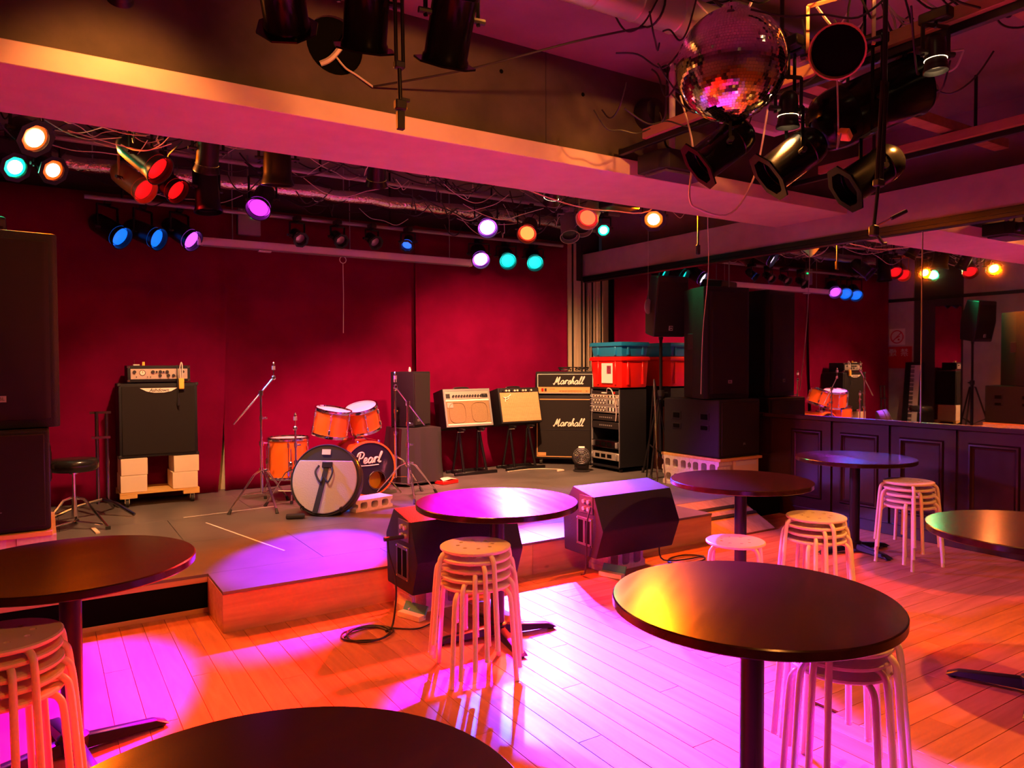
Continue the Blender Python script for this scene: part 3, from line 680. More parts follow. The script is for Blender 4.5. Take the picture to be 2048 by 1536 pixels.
g = thing('small_box', 'small pale gadget lying on the bass amplifier head', 'gadget', (AX - .17, AY + .1, ZS + 1.268)); MB().box((0, 0, .006), (.05, .04, .010)).build('gadget_body', M_PAPER, g); MB().cyl((-.015, 0, .01), (-.015, 0, .05), .002, n=6).build('antenna', M_CHROME, g); MB().box((.06, .01, .017), (.02, .015, .032)).build('clip', M_TAGY, g)

# drum throne, folded stand
t = thing('drum_throne', 'round black drum stool with chrome legs beside the bass amplifier', 'stool', (.20, 6.62, ZS))
MB().lathe([(0, .455), (.15, .455), (.172, .475), (.175, .52), (.16, .545), (.10, .552), (0, .55)], 36).build('seat', M_SEATB, t, angle=60)
MB().cyl((0, 0, .2), (0, 0, .455), .012, n=12).build('post', M_CHROME, t); MB().lathe([(.03, .43), (.03, .455)], 12).build('seat_clamp', M_CHROME, t)
MB().cyl((0, 0, .10), (0, 0, .26), .02, n=12).build('sleeve', M_CHROME, t); MB().cyl((.02, 0, .235), (.06, 0, .235), .009, n=8).build('wing_bolt', M_CHROME, t)
for i in range(3):
    a = R_(-35 + 120 * i); d = V((math.cos(a), math.sin(a), 0))
    l = MB().tube([V((0, 0, .25)) + d * .02, d * .08 + V((0, 0, .235)), d * .26 + V((0, 0, .02))], .011, 6).build('leg', M_CHROME, t)
    MB().tube([V((0, 0, .06)) + d * .02, d * .25 + V((0, 0, .035))], .008, 6).build('brace', M_CHROME, t); MB().box(d * .265 + V((0, 0, .012)), (.035, .035, .024)).build('foot', M_RUBBER, l)
t = thing('folded_stand', 'folded dark metal stand leaning by the curtain behind the drum stool', 'stand', (.42, 7.10, ZS))
for a, b in ((-.03, 0), (.045, .02)): MB().cyl((a, b, .1), (a, b + .04, .88 - b), .014, n=10).build('tube', M_BLKCHROME, t)
MB().box((.0, .05, .87), (.16, .02, .02)).build('cross_bar', M_BLKCHROME, t); MB().box((.0, .03, .66), (.14, .03, .02)).build('clamp', M_BLKCHROME, t)
for d in (V((-.42, -.10, 0)), V((.22, -.22, 0)), V((.1, .28, 0))):
    MB().tube([V((0, 0, .14)), d * .4 + V((0, 0, .11)), d + V((0, 0, .02))], .015, 8).build('leg', M_BLKCHROME, t)
sp = thing('splint', 'short wooden slat lying on the stage before the drum stool', 'board', (.33, 6.45, ZS)); MB().box((0, 0, .006), (.03, .22, .01), (0, 0, .1)).build('slat', M_CARD, sp)

# ------------------------------------------------------------------ drum set
def lug_ring(parent, r, z0, z1, n, ph=0, M=None):
    for i in range(n):
        a = 2 * math.pi * i / n + ph; d = V((math.cos(a), math.sin(a), 0))
        for z in (z0 + .05, z1 - .05):
            k = MB().box(d * (r + .012) + V((0, 0, z)), (.022, .02, .045), (0, 0, a))
            if M: k.xf(M)
            k.build('lug', M_CHROME, parent, .004)
        k = MB().cyl(d * (r + .016) + V((0, 0, z0 - .005)), d * (r + .016) + V((0, 0, z1 + .005)), .0032, n=6)
        if M: k.xf(M)
        k.build('tension_rod', M_CHROME, parent)
def drum(parent, r, hgt, M, nl=6, ph=.2, shellname='shell'):
    s = MB().lathe([(r, 0), (r, hgt)], 40, cap=False).xf(M).build(shellname, M_ORANGE, parent)
    for z in (0, hgt):
        MB().lathe([(r - .002, z - .014), (r + .010, z - .014), (r + .012, z), (r + .010, z + .014), (r - .004, z + .014), (r - .006, z)], 40, cap=False).xf(M).build('hoop', M_CHROME, s)
        MB().lathe([(0, z), (r - .003, z)], 40, cap=False).xf(M).build('drum_head', M_HEADW, s)
    lug_ring(s, r, 0, hgt, nl, ph, M); return s
bdr = thing('bass_drum', 'orange bass drum with black lettered front and two mounted toms', 'drum', (2.64, 6.68, ZS + .27), 0)
r, L = .255, .40; Mb = Matrix.Rotation(R_(-90), 4, 'X')
sh = MB().lathe([(r, 0), (r, L)], 56, cap=False).xf(Mb).build('shell', M_ORANGE, bdr)
for yy in (0, L):
    MB().lathe([(r - .004, -.02), (r + .012, -.02), (r + .014, .0), (r + .012, .02), (r - .004, .02)], 56, cap=False).xf(Matrix.Translation((0, yy, 0)) @ Mb).build('hoop', M_ORANGE, bdr)
hc = V((.075, 0, -.115)); n = 30
pc_ = circle(.085, n, (hc.x, -.012, hc.z), 'XZ')
MB().plate(circle(r - .003, 56, (0, -.012, 0), 'XZ'), [pc_], (0, .004, 0)).build('front_head', M_HEAD, bdr)
MB().tube(circle(.087, 30, (hc.x, -.014, hc.z), 'XZ'), .006, 8, True).build('port_ring', M_BLKCHROME, bdr)
MB().lathe([(0, .0), (.09, .02), (.14, .10), (.10, .16), (0, .17)], 20, (hc.x, .30, hc.z - .02), (0, -1, 0)).build('damping_pillow', M_YEL, bdr)
MB().lathe([(0, L), (r - .003, L)], 56, cap=False).xf(Mb).build('rear_head', M_HEADW, bdr)
script_part('Pearl', .10, M_WHITE, bdr, -.01, -.017, .10, .15, .2, True)
for i in range(8):
    a = 2 * math.pi * (i + .5) / 8; d = V((math.cos(a), 0, math.sin(a)))
    MB().box(d * (r + .022) + V((0, .03, 0)), (.03, .05, .022), (0, -a, 0)).build('claw', M_CHROME, bdr, .004); MB().cyl(d * (r + .03) + V((0, .02, 0)), d * (r + .03) + V((0, L - .02, 0)), .004, n=6).build('tension_rod', M_CHROME, bdr)
for s in (-1, 1): MB().tube([V((s * .22, .1, -.1)), V((s * .33, .0, -.265))], .009, 8).build('spur', M_CHROME, bdr)
MB().box((-.04, .15, .27), (.12, .09, .035)).build('tom_mount', M_CHROME, bdr, .008)
M1 = Matrix.Translation((-.345, .12, .34)) @ Matrix.Rotation(R_(7), 4, 'Y') @ Matrix.Rotation(R_(9), 4, 'X')
drum(bdr, .165, .235, M1, 6, .15, 'tom_shell')
M2 = Matrix.Translation((.03, .17, .375)) @ Matrix.Rotation(R_(-16), 4, 'Y') @ Matrix.Rotation(R_(12), 4, 'X')
drum(bdr, .152, .22, M2, 6, .3, 'tom_shell')
for a, b in ((-.075, -.165), (-.01, -.05)):
    MB().tube([V((a, .15, .28)), V((a, .15, .52)), V((b, .13, .54))], .012, 8).build('tom_arm', M_CHROME, bdr); MB().box((a, .145, .50), (.05, .06, .06)).build('arm_clamp', M_CHROME, bdr, .01)
ft = thing('floor_tom', 'orange floor tom behind the grey cymbal bag', 'drum', (1.95, 6.96, ZS))
drum(ft, .185, .36, Matrix.Translation((0, 0, .22)), 6, .25)
for i in range(3):
    a = R_(-100 + 120 * i); d = V((math.cos(a), math.sin(a), 0))
    MB().tube([d * .215 + V((0, 0, .50)), d * .215 + V((0, 0, .16)), d * .235 + V((0, 0, .10)), d * .235 + V((0, 0, .02))], .006, 8).build('leg', M_CHROME, ft)
    MB().cyl(d * .235, d * .235 + V((0, 0, .03)), .014, n=10).build('rubber_foot', M_RUBBER, ft); MB().box(d * .205 + V((0, 0, .36)), (.035, .035, .05), (0, 0, a)).build('leg_bracket', M_CHROME, ft, .006)

def cym_stand(label, loc, rz, hgt, boom=None, hub=.33, spread=.30, legs=(20, 140, 262)):
    t = thing('cymbal_stand', label, 'stand', loc, rz, 'bare cymbal stands around the drums')
    MB().cyl((0, 0, .12), (0, 0, hgt * .56), .013, n=12).build('lower_tube', M_CHROME, t)
    MB().cyl((0, 0, hgt * .5), (0, 0, hgt), .0095, n=12).build('upper_tube', M_CHROME, t)
    for z, rr in ((hgt * .56, .02), (hgt * .78, .016), (hub, .022)):
        MB().lathe([(rr, z - .02), (rr, z + .02)], 12).build('collar', M_CHROME, t); MB().box((.035, 0, z), (.04, .008, .018)).build('wing_bolt', M_CHROME, t, .003)
    for a in legs:
        d = V((math.cos(R_(a)), math.sin(R_(a)), 0))
        for s in (-1, 1):
            e = V((-d.y, d.x, 0)) * .009 * s
            MB().tube([V((0, 0, hub)) + d * .02 + e, V((0, 0, hub - .03)) + d * .09 + e, d * spread + V((0, 0, .03)) + e * .4], .0055, 6).build('leg', M_CHROME, t)
        MB().tube([V((0, 0, .13)) + d * .012, d * (spread * .6) + V((0, 0, hub * .42))], .005, 6).build('brace', M_CHROME, t)
        MB().cyl(d * (spread - .012) + V((0, 0, .04)), d * (spread + .015) + V((0, 0, 0.0)), .011, .016, 8).build('foot', M_RUBBER, t)
    if boom:
        a, b = V(boom[0]), V(boom[1]); a.z += hgt; b.z += hgt
        MB().cyl(b, a, .0075, n=10).build('boom_arm', M_CHROME, t); MB().lathe([(.02, -.022), (.02, .022)], 12, V((0, 0, hgt))).build('boom_joint', M_CHROME, t)
        e = a
    else: e = V((0, 0, hgt))
    MB().box(e, (.035, .03, .04)).build('tilter', M_CHROME, t, .008); MB().cyl(e, e + V((0, 0, .13)), .005, n=8).build('rod', M_CHROME, t)
    MB().cyl(e + V((0, 0, .07)), e + V((0, 0, .105)), .016, n=12).build('felt', M_GREYM, t); MB().lathe([(.012, .105), (.012, .125), (.004, .14)], 8, e).build('wing_nut', M_CHROME, t)
    return t
cym_stand('chrome boom stand left of the drums, arm slanting down', (1.645, 6.72, ZS), 0, 1.02, ((.115, 0, .135), (-.235, 0, -.27)), legs=(-150, -85, 38), spread=.36)
cym_stand('chrome boom stand right of the drums, arm slanting down to the right', (2.93, 6.42, ZS), 0, .90, ((-.125, 0, .16), (.175, 0, -.215)), legs=(-105, 15, 130), spread=.34)
cym_stand('straight chrome stand just behind the bass drum edge', (3.02, 6.92, ZS), 40, 1.02, None, legs=(20, 140, 262))
cym_stand('short chrome stand rising between floor tom and cymbal bag', (1.92, 6.62, ZS), 15, .70, None, legs=(20, 140, 262), spread=.26)

# cymbal bag
cbg = thing('cymbal_bag', 'round grey and black cymbal bag leaning against the bass drum', 'bag', (1.96, 6.02, ZS + .004), -40)
Mg = Matrix.Rotation(R_(-14), 4, 'X') @ Matrix.Translation((0, 0, .300)) @ Matrix.Rotation(R_(90), 4, 'X')
MB().lathe([(0, 0), (.292, 0), (.300, .012), (.300, .115), (.292, .13), (.0, .135)], 56).xf(Mg @ Matrix.Translation((0, 0, -.13))).build('bag_body', M_BAGB, cbg)
k = MB(); arc = [V((.283 * math.cos(a), .283 * math.sin(a), .012)) for a in [R_(190 + 160 * i / 30) for i in range(31)]]
arc = [V((.283 * math.cos(a), .283 * math.sin(a), 0)) for a in [R_(35 - 250 * i / 48) for i in range(49)]]
k.prism(arc, (0, 0, .016)); k.xf(Mg); k.build('grey_panel', M_BAGG, cbg, .005)
k = MB().tube(circle(.297, 56), .007, 6, True); k.xf(Mg); k.build('piping', M_BAGB, cbg)
k = MB().tube(circle(.299, 56, (0, 0, -.05)), .004, 6, True); k.xf(Mg); k.build('zip', M_BLKCHROME, cbg)
k = MB(); k.prism([V((.035, .115, .02)), V((-.005, .115, .02)), V((-.075, -.28, .03)), V((-.03, -.28, .03))], (0, 0, .008)); k.xf(Mg); k.build('strap', M_BAGB, cbg)
k = MB(); k.box((.02, .125, .026), (.09, .05, .018)); k.xf(Mg); k.build('buckle', M_BLACK, cbg, .004)
for s in (-1, 1):
    k = MB().tube(spline([V((s * .055, .12, .022)), V((s * .075, .06, .04)), V((s * .035 + .01, -.02, .045)), V((s * .01, .02, .03))], 6), .008, 6); k.xf(Mg); k.build('handle', M_BAGB, cbg)
k = MB().box((0, .235, .018), (.075, .045, .006)); k.xf(Mg); k.build('name_patch', M_PAPER, cbg)
MB().box((-.19, -.10, .016), (.15, .09, .03), (0, 0, .4)).build('shoulder_pad', M_BAGB, cbg, .012, 2)
for s in (-.17, .17):
    k = MB().tube(circle(.016, 12, (s, -.24, .02)), .004, 6, True); k.xf(Mg); k.build('ring', M_BLKCHROME, cbg)

# ------------------------------------------------------------------ covered table with speaker, guitar amps, head and rack
t = thing('covered_table', 'small stand draped in a black cloth under the black speaker', 'table', (3.36, 7.22, ZS))
k = MB(); n = 48; vs = []
def sq(a, w): 
    c, s = math.cos(a), math.sin(a); q = max(abs(c), abs(s)); return V((w * c / q, w * .9 * s / q, 0))
for (z, ww, am) in ((.605, .20, 0), (.60, .225, 0), (.45, .235, .012), (.25, .25, .022), (.03, .27, .032)):
    for i in range(n):
        a = 2 * math.pi * i / n; p = sq(a, ww); p *= 1 + am * 2.2 * (math.sin(11 * a + z * 3) + .6 * math.sin(17 * a - z * 5)); p.z = z; vs.append(p)
k.add(vs, [(j * n + i, j * n + (i + 1) % n, (j + 1) * n + (i + 1) % n, (j + 1) * n + i) for j in range(4) for i in range(n)] + [tuple(range(n))]); k.build('cloth', M_CLOTH, t, angle=70)
MB().span((-.19, -.17, .05), (.19, .17, .596)).build('stand_body', M_BLACK, t)
t = thing('loudspeaker', 'upright black speaker on the cloth-covered stand behind the drums', 'speaker', (3.33, 7.24, ZS + .612), 28)
MB().prism([V((-.15, -.16, 0)), V((.15, -.16, 0)), V((.17, .12, 0)), V((.10, .17, 0)), V((-.10, .17, 0)), V((-.17, .12, 0))], (0, 0, .58)).build('cabinet', M_PAPC, t, .008, 2)
MB().span((-.135, -.172, .02), (.135, -.155, .56)).build('grille', M_GRILLE, t, .003); logo_plate(t, -.08, -.174, .07, .035)
MB().lathe([(.014, .58), (.016, .60), (.006, .63)], 10, (.0, .0, 0)).build('knob', M_PAPER, t)
rb = thing('red_case', 'flat red case with crumpled paper beside the covered stand', 'box', (3.62, 6.96, ZS), 15); MB().box((0, 0, .02), (.22, .14, .035)).build('case_body', M_REDP, rb, .004); MB().prism([V((-.1, -.06, .04)), V((.0, -.07, .055)), V((.1, -.05, .04)), V((.08, .06, .05)), V((-.06, .05, .06))], (0, 0, .004)).build('crumpled_paper', M_CARD, rb, smooth=False)

def amp_stand(label, loc):
    t = thing('amplifier_stand', label, 'stand', loc, 0, 'tilt-back amplifier stands')
    MB().box((0, -.02, .018), (.56, .035, .035)).build('front_bar', M_STEEL, t, .004); MB().box((0, .24, .018), (.50, .035, .035)).build('rear_bar', M_STEEL, t, .004)
    for s in (-1, 1):
        MB().box((s * .18, .11, .02), (.03, .26, .025)).build('side_bar', M_STEEL, t, .003)
        MB().tube([V((s * .15, -.005, .03)), V((s * .13 - .07, .02, .52))], .016, 6).build('front_leg', M_STEEL, t)
        MB().tube([V((s * .16, .24, .03)), V((s * .13 - .07, .04, .50))], .014, 6).build('rear_leg', M_STEEL, t)
        MB().box((s * .13 - .07, -.03, .528), (.03, .16, .022)).build('support_arm', M_STEEL, t, .003); MB().cyl((s * .13 - .11, -.02, .50), (s * .13 - .03, -.02, .50), .008, n=8).build('pivot_bolt', M_CHROME, t)
    return t
amp_stand('black tilting stand under the brown-grille guitar amplifier', (4.20, 7.36, ZS)); amp_stand('black tilting stand under the tan ribbed guitar amplifier', (4.90, 7.38, ZS))
def combo(name, label, loc):
    t = thing(name, label, 'amplifier', loc, 0, 'guitar amplifiers on tilting stands'); t.rotation_euler = (R_(-13), 0, 0); return t
t = combo('guitar_amplifier', 'black guitar amplifier with brown twin grille and knob row', (4.13, 7.34, ZS + .555))
W, H, D = .62, .445, .24
MB().span((-W / 2, 0, 0), (W / 2, D, H)).build('cabinet', M_PAPC, t, .008, 2)
MB().frame(-W / 2 + .005, .005, W / 2 - .005, H - .005, .003, .022, .008).build('front_frame', M_GREYM, t)
MB().span((-W / 2 + .027, -.001, .03), (W / 2 - .027, .01, .30)).build('grille', M_BRGR, t)
for s in (-1, 1):
    MB().tube([V((s * .145 + .105 * a, -.004, .165 + .115 * b)) for a, b in [(math.copysign(abs(math.cos(q)) ** .6, math.cos(q)), math.copysign(abs(math.sin(q)) ** .6, math.sin(q))) for q in [2 * math.pi * i / 40 for i in range(40)]]], .004, 6, True).build('speaker_outline', M_BRGR, t)
MB().span((-W / 2 + .027, -.004, .025), (W / 2 - .027, .0, .04)).build('trim_strip', M_WHITE, t); MB().span((-W / 2 + .027, -.004, .30), (W / 2 - .027, .0, .318)).build('trim_strip', M_WHITE, t)
MB().span((-W / 2 + .027, -.005, .322), (W / 2 - .027, .0, .415)).build('control_panel', M_SILVER, t)
MB().span((-W / 2 + .033, -.007, .335), (-W / 2 + .085, .0, .385)).build('input_plate', M_BLACK, t); MB().span((W / 2 - .12, -.007, .335), (W / 2 - .04, .0, .380)).build('switch_plate', M_BLACK, t)
for i in range(11): MB().cyl((-.185 + i * .036, -.022, .358), (-.185 + i * .036, -.003, .358), .0125, .010, 12).build('knob', M_BLACK, t)
for i in range(3): MB().cyl((W / 2 - .105 + i * .025, -.016, .357), (W / 2 - .105 + i * .025, -.006, .357), .007, n=10).build('jack', M_CHROME, t)
MB().span((-W / 2 + .04, -.006, .225), (-W / 2 + .115, -.001, .285)).build('name_plate', M_SILVER, t)
MB().tube(spline([V((-.1, .12, H)), V((-.08, .12, H + .03)), V((.08, .12, H + .03)), V((.1, .12, H))], 5), .010, 6).build('carry_handle', M_BLACK, t)
t = combo('guitar_amplifier', 'black guitar amplifier with tan ribbed grille and slanted badge', (4.86, 7.36, ZS + .565))
W, H, D = .59, .43, .24
MB().span((-W / 2, 0, 0), (W / 2, D, H)).build('cabinet', M_PAPC, t, .008, 2)
MB().span((-W / 2 + .02, -.003, .02), (W / 2 - .02, .01, .372)).build('grille', M_TWEED, t)
rm = MB().tube([V((0, -.004, .022)), V((0, -.004, .370))], .0035, 6).mesh('grille_rib'); rm.materials.append(M_TWEED)
for i in range(40): link('grille_rib', rm, None, t, loc=(-W / 2 + .027 + i * (W - .054) / 39, 0, 0))
MB().span((-W / 2 + .02, -.006, .374), (W / 2 - .02, .01, .412)).build('control_panel', M_BLACK, t)
for i in range(11): MB().cyl((-.23 + i * .04, -.024, .392), (-.23 + i * .04, -.005, .392), .012, .010, 12).build('knob', M_CREAMP if i % 3 else M_BLACK, t)
MB().tube(spline([V((-.215, -.012, .26)), V((-.21, -.012, .30)), V((-.235, -.012, .315)), V((-.20, -.012, .308)), V((-.155, -.012, .325)), V((-.13, -.012, .345))], 5), .006, 6).build('badge', M_WHITE, t); MB().tube(spline([V((-.215, -.012, .283)), V((-.18, -.012, .29)), V((-.155, -.012, .31))], 5), .005, 6).build('badge_stroke', M_WHITE, t)
MB().tube(spline([V((-.1, .12, H)), V((-.08, .12, H + .03)), V((.08, .12, H + .03)), V((.1, .12, H))], 5), .010, 6).build('carry_handle', M_BLACK, t)

MA = -44                                                            # big stack in the corner turned towards the room
mc = V((5.52, 7.40, ZS)); Rm = Matrix.Rotation(R_(MA), 4, 'Z')
t = thing('guitar_cabinet', 'tall black guitar cabinet with white script badge in the corner', 'amplifier', mc, MA)
W, H, D = .76, .80, .33
MB().span((-W / 2, 0, .075), (W / 2, D, .075 + H)).build('cabinet', M_PAPC, t, .012, 2)
MB().frame(-W / 2 + .022, .10, W / 2 - .022, .075 + H - .045, .001, .010, .006).build('piping', M_GOLD, t)
MB().span((-W / 2 + .034, -.002, .112), (W / 2 - .034, .006, .075 + H - .058)).build('grille', M_GRILLE, t)
MB().span((-W / 2 + .034, -.006, .44), (W / 2 - .034, .0, .448)).build('angle_seam', M_BLACK, t)
MB().span((-W / 2 + .036, -.008, .115), (-W / 2 + .14, .0, .155)).build('name_plate', M_GOLD, t)
script_part('Marshall', .092, M_WHITE, t, .04, -.008, .53, .155, .26)
for a in (-.31, .31):
    for b in (.05, .28): MB().cyl((a - .015, b, .036), (a + .015, b, .036), .036, n=16).build('castor', M_RUBBER, t); MB().span((a - .02, b - .015, .04), (a + .02, b + .015, .078)).build('castor_fork', M_CHROME, t)
t = thing('valve_amplifier', 'black amplifier head with gold panel and white script badge', 'amplifier', mc + V((0, 0, .075 + H + .012)), MA)
W, H = .75, .285
MB().span((-W / 2, .02, 0), (W / 2, .26, H)).build('case', M_PAPC, t, .012, 2)
MB().frame(-W / 2 + .025, .012, W / 2 - .025, H - .03, .021, .006, .006).build('piping', M_WHITE, t)
MB().span((-W / 2 + .033, .014, .095), (W / 2 - .033, .022, H - .038)).build('grille', M_GRILLE, t)
MB().span((-W / 2 + .033, .012, .022), (W / 2 - .033, .022, .092)).build('control_panel', M_GOLD, t)
script_part('Marshall', .092, M_WHITE, t, .04, .012, .168, .155, .26)
for i, xx in enumerate([-.06 + q * .036 for q in range(8)] + [.27]): MB().cyl((xx, -.004, .057), (xx, .012, .057), .0125, .010, 12).build('knob', M_GOLD, t)
for xx, m in ((-.285, M_REDP), (-.245, M_BLACK)): MB().box((xx, .008, .058), (.026, .012, .036)).build('rocker_switch', m, t, .002)
text_part('JCM 800', .018, M_BLACK, t, FM(-.16, .0105, .064), ext=.0004)
for a in (-.3, .3): MB().cyl((a, .14, -.012), (a, .14, .003), .02, n=10).build('foot', M_RUBBER, t)
top = mc + V((0, 0, .075 + .80 + .012 + .286)); cc = []
for q in range(60):
    a = q * .55; bx = -.02 if q < 30 else .2; p = V((bx + (.07 + .02 * math.sin(q * 2.1)) * math.cos(a), .14 + .06 * math.sin(a), .012 + .04 * abs(math.sin(q * .37)))); cc.append(top + Rm.to_3x3() @ p)
o = MB().tube(spline(cc, 3), .006, 5).build('cable_bundle', M_WIREB); tag(o, 'tangled black cable heaped on the corner amplifier head', 'cable')

rk = thing('equipment_rack', 'black equipment rack with effects units facing the drums', 'rack', (5.64, 6.49, ZS))
RW, RD, RH = .56, .40, .985                                        # opening looks towards -X; built facing -Y then turned
Mr = Matrix.Translation((0, RW, 0)) @ Matrix.Rotation(R_(-90), 4, 'Z')
def rkb(name, a, b, m, bev=0, parent=rk):
    k = MB().span(a, b); k.xf(Mr); return k.build(name, m, parent, bev)
rkb('side_panel', (0, 0, .04), (.018, RD, RH), M_PAPC); rkb('side_panel', (RW - .018, 0, .04), (RW, RD, RH), M_PAPC); rkb('top_panel', (0, 0, RH - .018), (RW, RD, RH), M_PAPC); rkb('bottom_panel', (0, 0, .04), (RW, RD, .058), M_PAPC); rkb('back_panel', (0.018, RD - .01, .058), (RW - .018, RD, RH - .018), M_BLACK)
rkb('front_rail', (.018, .005, .058), (.034, .02, RH - .018), M_GREYM); rkb('front_rail', (RW - .034, .005, .058), (RW - .018, .02, RH - .018), M_GREYM)
units = [(.905, .04, M_BLACK, 1), (.860, .043, M_SILVER, 2), (.775, .083, M_GREYM, 3), (.688, .083, M_GREYM, 3), (.595, .075, M_BLACK, 4), (.500, .08, M_BLACK, 4), (.27, .085, M_BLKCHROME, 5), (.13, .085, M_SILVER, 5)]
for z, hh, m, kd in units:
    u = rkb('rack_unit', (.036, .0, z), (RW - .036, .3, z + hh), m, .002)
    if kd in (2, 3):
        for i in range(9):
            for q in range(1 if kd == 2 else 2): k = MB().cyl((.08 + i * .026, -.010, z + hh * (.3 + .4 * q) if kd == 3 else z + hh / 2), (.08 + i * .026, .0, z + hh * (.3 + .4 * q) if kd == 3 else z + hh / 2), .007, n=8); k.xf(Mr); k.build('knob', M_WHITE if (i + q) % 2 else M_BLACK, u)
        for i in range(6): rkb('button', (.34 + i * .028, -.004, z + hh * .25), (.358 + i * .028, 0, z + hh * .75), M_WHITE if i % 2 else M_BLACK, 0, u)
        for s in (.04, RW - .04):
            k = MB().tube([V((s, 0, z + .01)), V((s, -.03, z + .015)), V((s, -.03, z + hh - .015)), V((s, 0, z + hh - .01))], .004, 6); k.xf(Mr); k.build('rack_handle', M_CHROME, u)
    if kd == 1: rkb('display', (.22, -.003, z + .012), (.32, 0, z + .024), M_WHITE, 0, u); rkb('power_switch', (.44, -.005, z + .008), (.462, 0, z + .034), M_REDP, 0, u)
    if kd == 4:
        for i in range(7): rkb('legend', (.18 + i * .035, -.002, z + .03), (.20 + i * .035, 0, z + .045), M_GREYM, 0, u)
    if kd == 5:
        for i in range(3): rkb('vent', (.10 + i * .11, -.002, z + .02), (.18 + i * .11, 0, z + .065), M_HOLE, 0, u)
        for s in (.05, RW - .07): rkb('pull', (s, -.025, z + .01), (s + .02, 0, z + .075), M_GREYM, .003, u)
for a in (.04, RW - .04):
    for b in (.04, RD - .04):
        k = MB().cyl((a - .012, b, .02), (a + .012, b, .02), .02, n=12); k.xf(Mr); k.build('castor', M_RUBBER, rk)
k = MB().tube(spline([V((.30, -.02, .93)), V((.35, -.05, .98)), V((.42, -.05, .96)), V((.47, -.05, .85)), V((.48, -.03, .72)), V((.46, -.02, .6))], 6), .006, 6); k.xf(Mr @ Matrix.Translation((.04, 0, 0))); k.build('power_cord', M_WIREW, rk)
# storage boxes on the rack
def crate(name, label, loc, sx, sy, hh, m):
    t = thing(name, label, 'box', loc); k = MB(); tp = .02
    k.add([V((-sx / 2 + tp, -sy / 2 + tp, 0)), V((sx / 2 - tp, -sy / 2 + tp, 0)), V((sx / 2 - tp, sy / 2 - tp, 0)), V((-sx / 2 + tp, sy / 2 - tp, 0)), V((-sx / 2, -sy / 2, hh)), V((sx / 2, -sy / 2, hh)), V((sx / 2, sy / 2, hh)), V((-sx / 2, sy / 2, hh))],
          [(3, 2, 1, 0), (4, 5, 6, 7), (0, 1, 5, 4), (1, 2, 6, 5), (2, 3, 7, 6), (3, 0, 4, 7)]); k.build('tub', m, t, .012, 2)
    MB().box((0, 0, hh - .012), (sx + .03, sy + .03, .035)).build('rim', m, t, .008, 2); MB().box((0, 0, hh + .010), (sx + .012, sy + .012, .016)).build('lid', m, t, .006, 2)
    for yy in (-sy * .28, sy * .28): MB().box((-sx / 2 + .008, yy, hh * .5), (.02, .03, hh * .8)).build('rib', m, t, .004)
    for xx in (-sx * .25, sx * .3): MB().box((xx, -sy / 2 + .008, hh * .5), (.03, .02, hh * .8)).build('rib', m, t, .004)
    return t
t = crate('storage_box', 'red plastic storage box with a paper label on the rack', (5.85, 6.75, ZS + RH + .002), .42, .56, .345, M_REDP)
MB().box((-.210, -.02, .17), (.002, .20, .235)).build('paper_label', M_PAPER, t); MB().box((-.2115, -.055, .21), (.002, .075, .095)).build('label_photo', mat('label_print', (0.08, 0.01, 0.03), .6, noise=30, col2=(0.4, 0.05, 0.12)), t)
crate('storage_box', 'blue plastic storage box stacked on the red one', (5.85, 6.75, ZS + RH + .002 + .366), .42, .56, .15, M_BLUEP)
# desk fan on the stage
t = thing('desk_fan', 'small black floor fan standing before the equipment rack', 'fan', (5.36, 6.86, ZS), -40)
MB().lathe([(.10, 0), (.10, .012), (.085, .02)], 24).build('base', M_BLACK, t); k = MB().box((0, .02, .08), (.17, .10, .14)); k.build('foot_body', M_BLACK, t, .03, 3)
Mf = Matrix.Translation((0, 0, .17)) @ Matrix.Rotation(R_(70), 4, 'X')
MB().lathe([(0, -.07), (.07, -.07), (.105, -.03), (.115, .02), (.105, .045), (.095, .05)], 28).xf(Mf).build('housing', M_BLACK, t)
for rr in (.03, .05, .07, .09): MB().tube(circle(rr, 28, (0, 0, .052)), .003, 5, True).xf(Mf).build('grille_ring', M_BLKCHROME, t)
for i in range(10): a = 2 * math.pi * i / 10; MB().tube([V((.015 * math.cos(a), .015 * math.sin(a), .052)), V((.098 * math.cos(a + .4), .098 * math.sin(a + .4), .05))], .003, 5).xf(Mf).build('grille_spoke', M_BLKCHROME, t)
MB().box((0, .0, .283), (.07, .05, .006), (.3, 0, 0)).build('control_label', M_PAPER, t)
pg = thing('power_strip', 'small cream plug block lying before the corner amplifier', 'plug', (5.14, 6.98, ZS), 10); MB().box((0, 0, .012), (.10, .035, .022)).build('plug_body', M_CREAMP, pg, .005); MB().tube(spline([V((.05, 0, .01)), V((.1, .1, .006)), V((-.1, .35, .006)), V((-.45, .40, .006)), V((-.5, .36, .01))], 6), .005, 6).build('cord', M_CREAMP, pg)
ms = thing('microphone_stand', 'thin silver stand rod leaning by the subwoofer blocks', 'stand', (5.45, 5.72, ZS)); MB().cyl((-.06, -.10, .0), (.10, .12, 1.1), .009, n=8).build('rod', M_CHROME, ms); MB().tube([V((.10, .12, 1.1)), V((.16, .3, .02))], .008, 6).build('leg', M_STEEL, ms); MB().tube([V((.10, .12, 1.1)), V((.32, .05, .02))], .008, 6).build('leg', M_STEEL, ms)

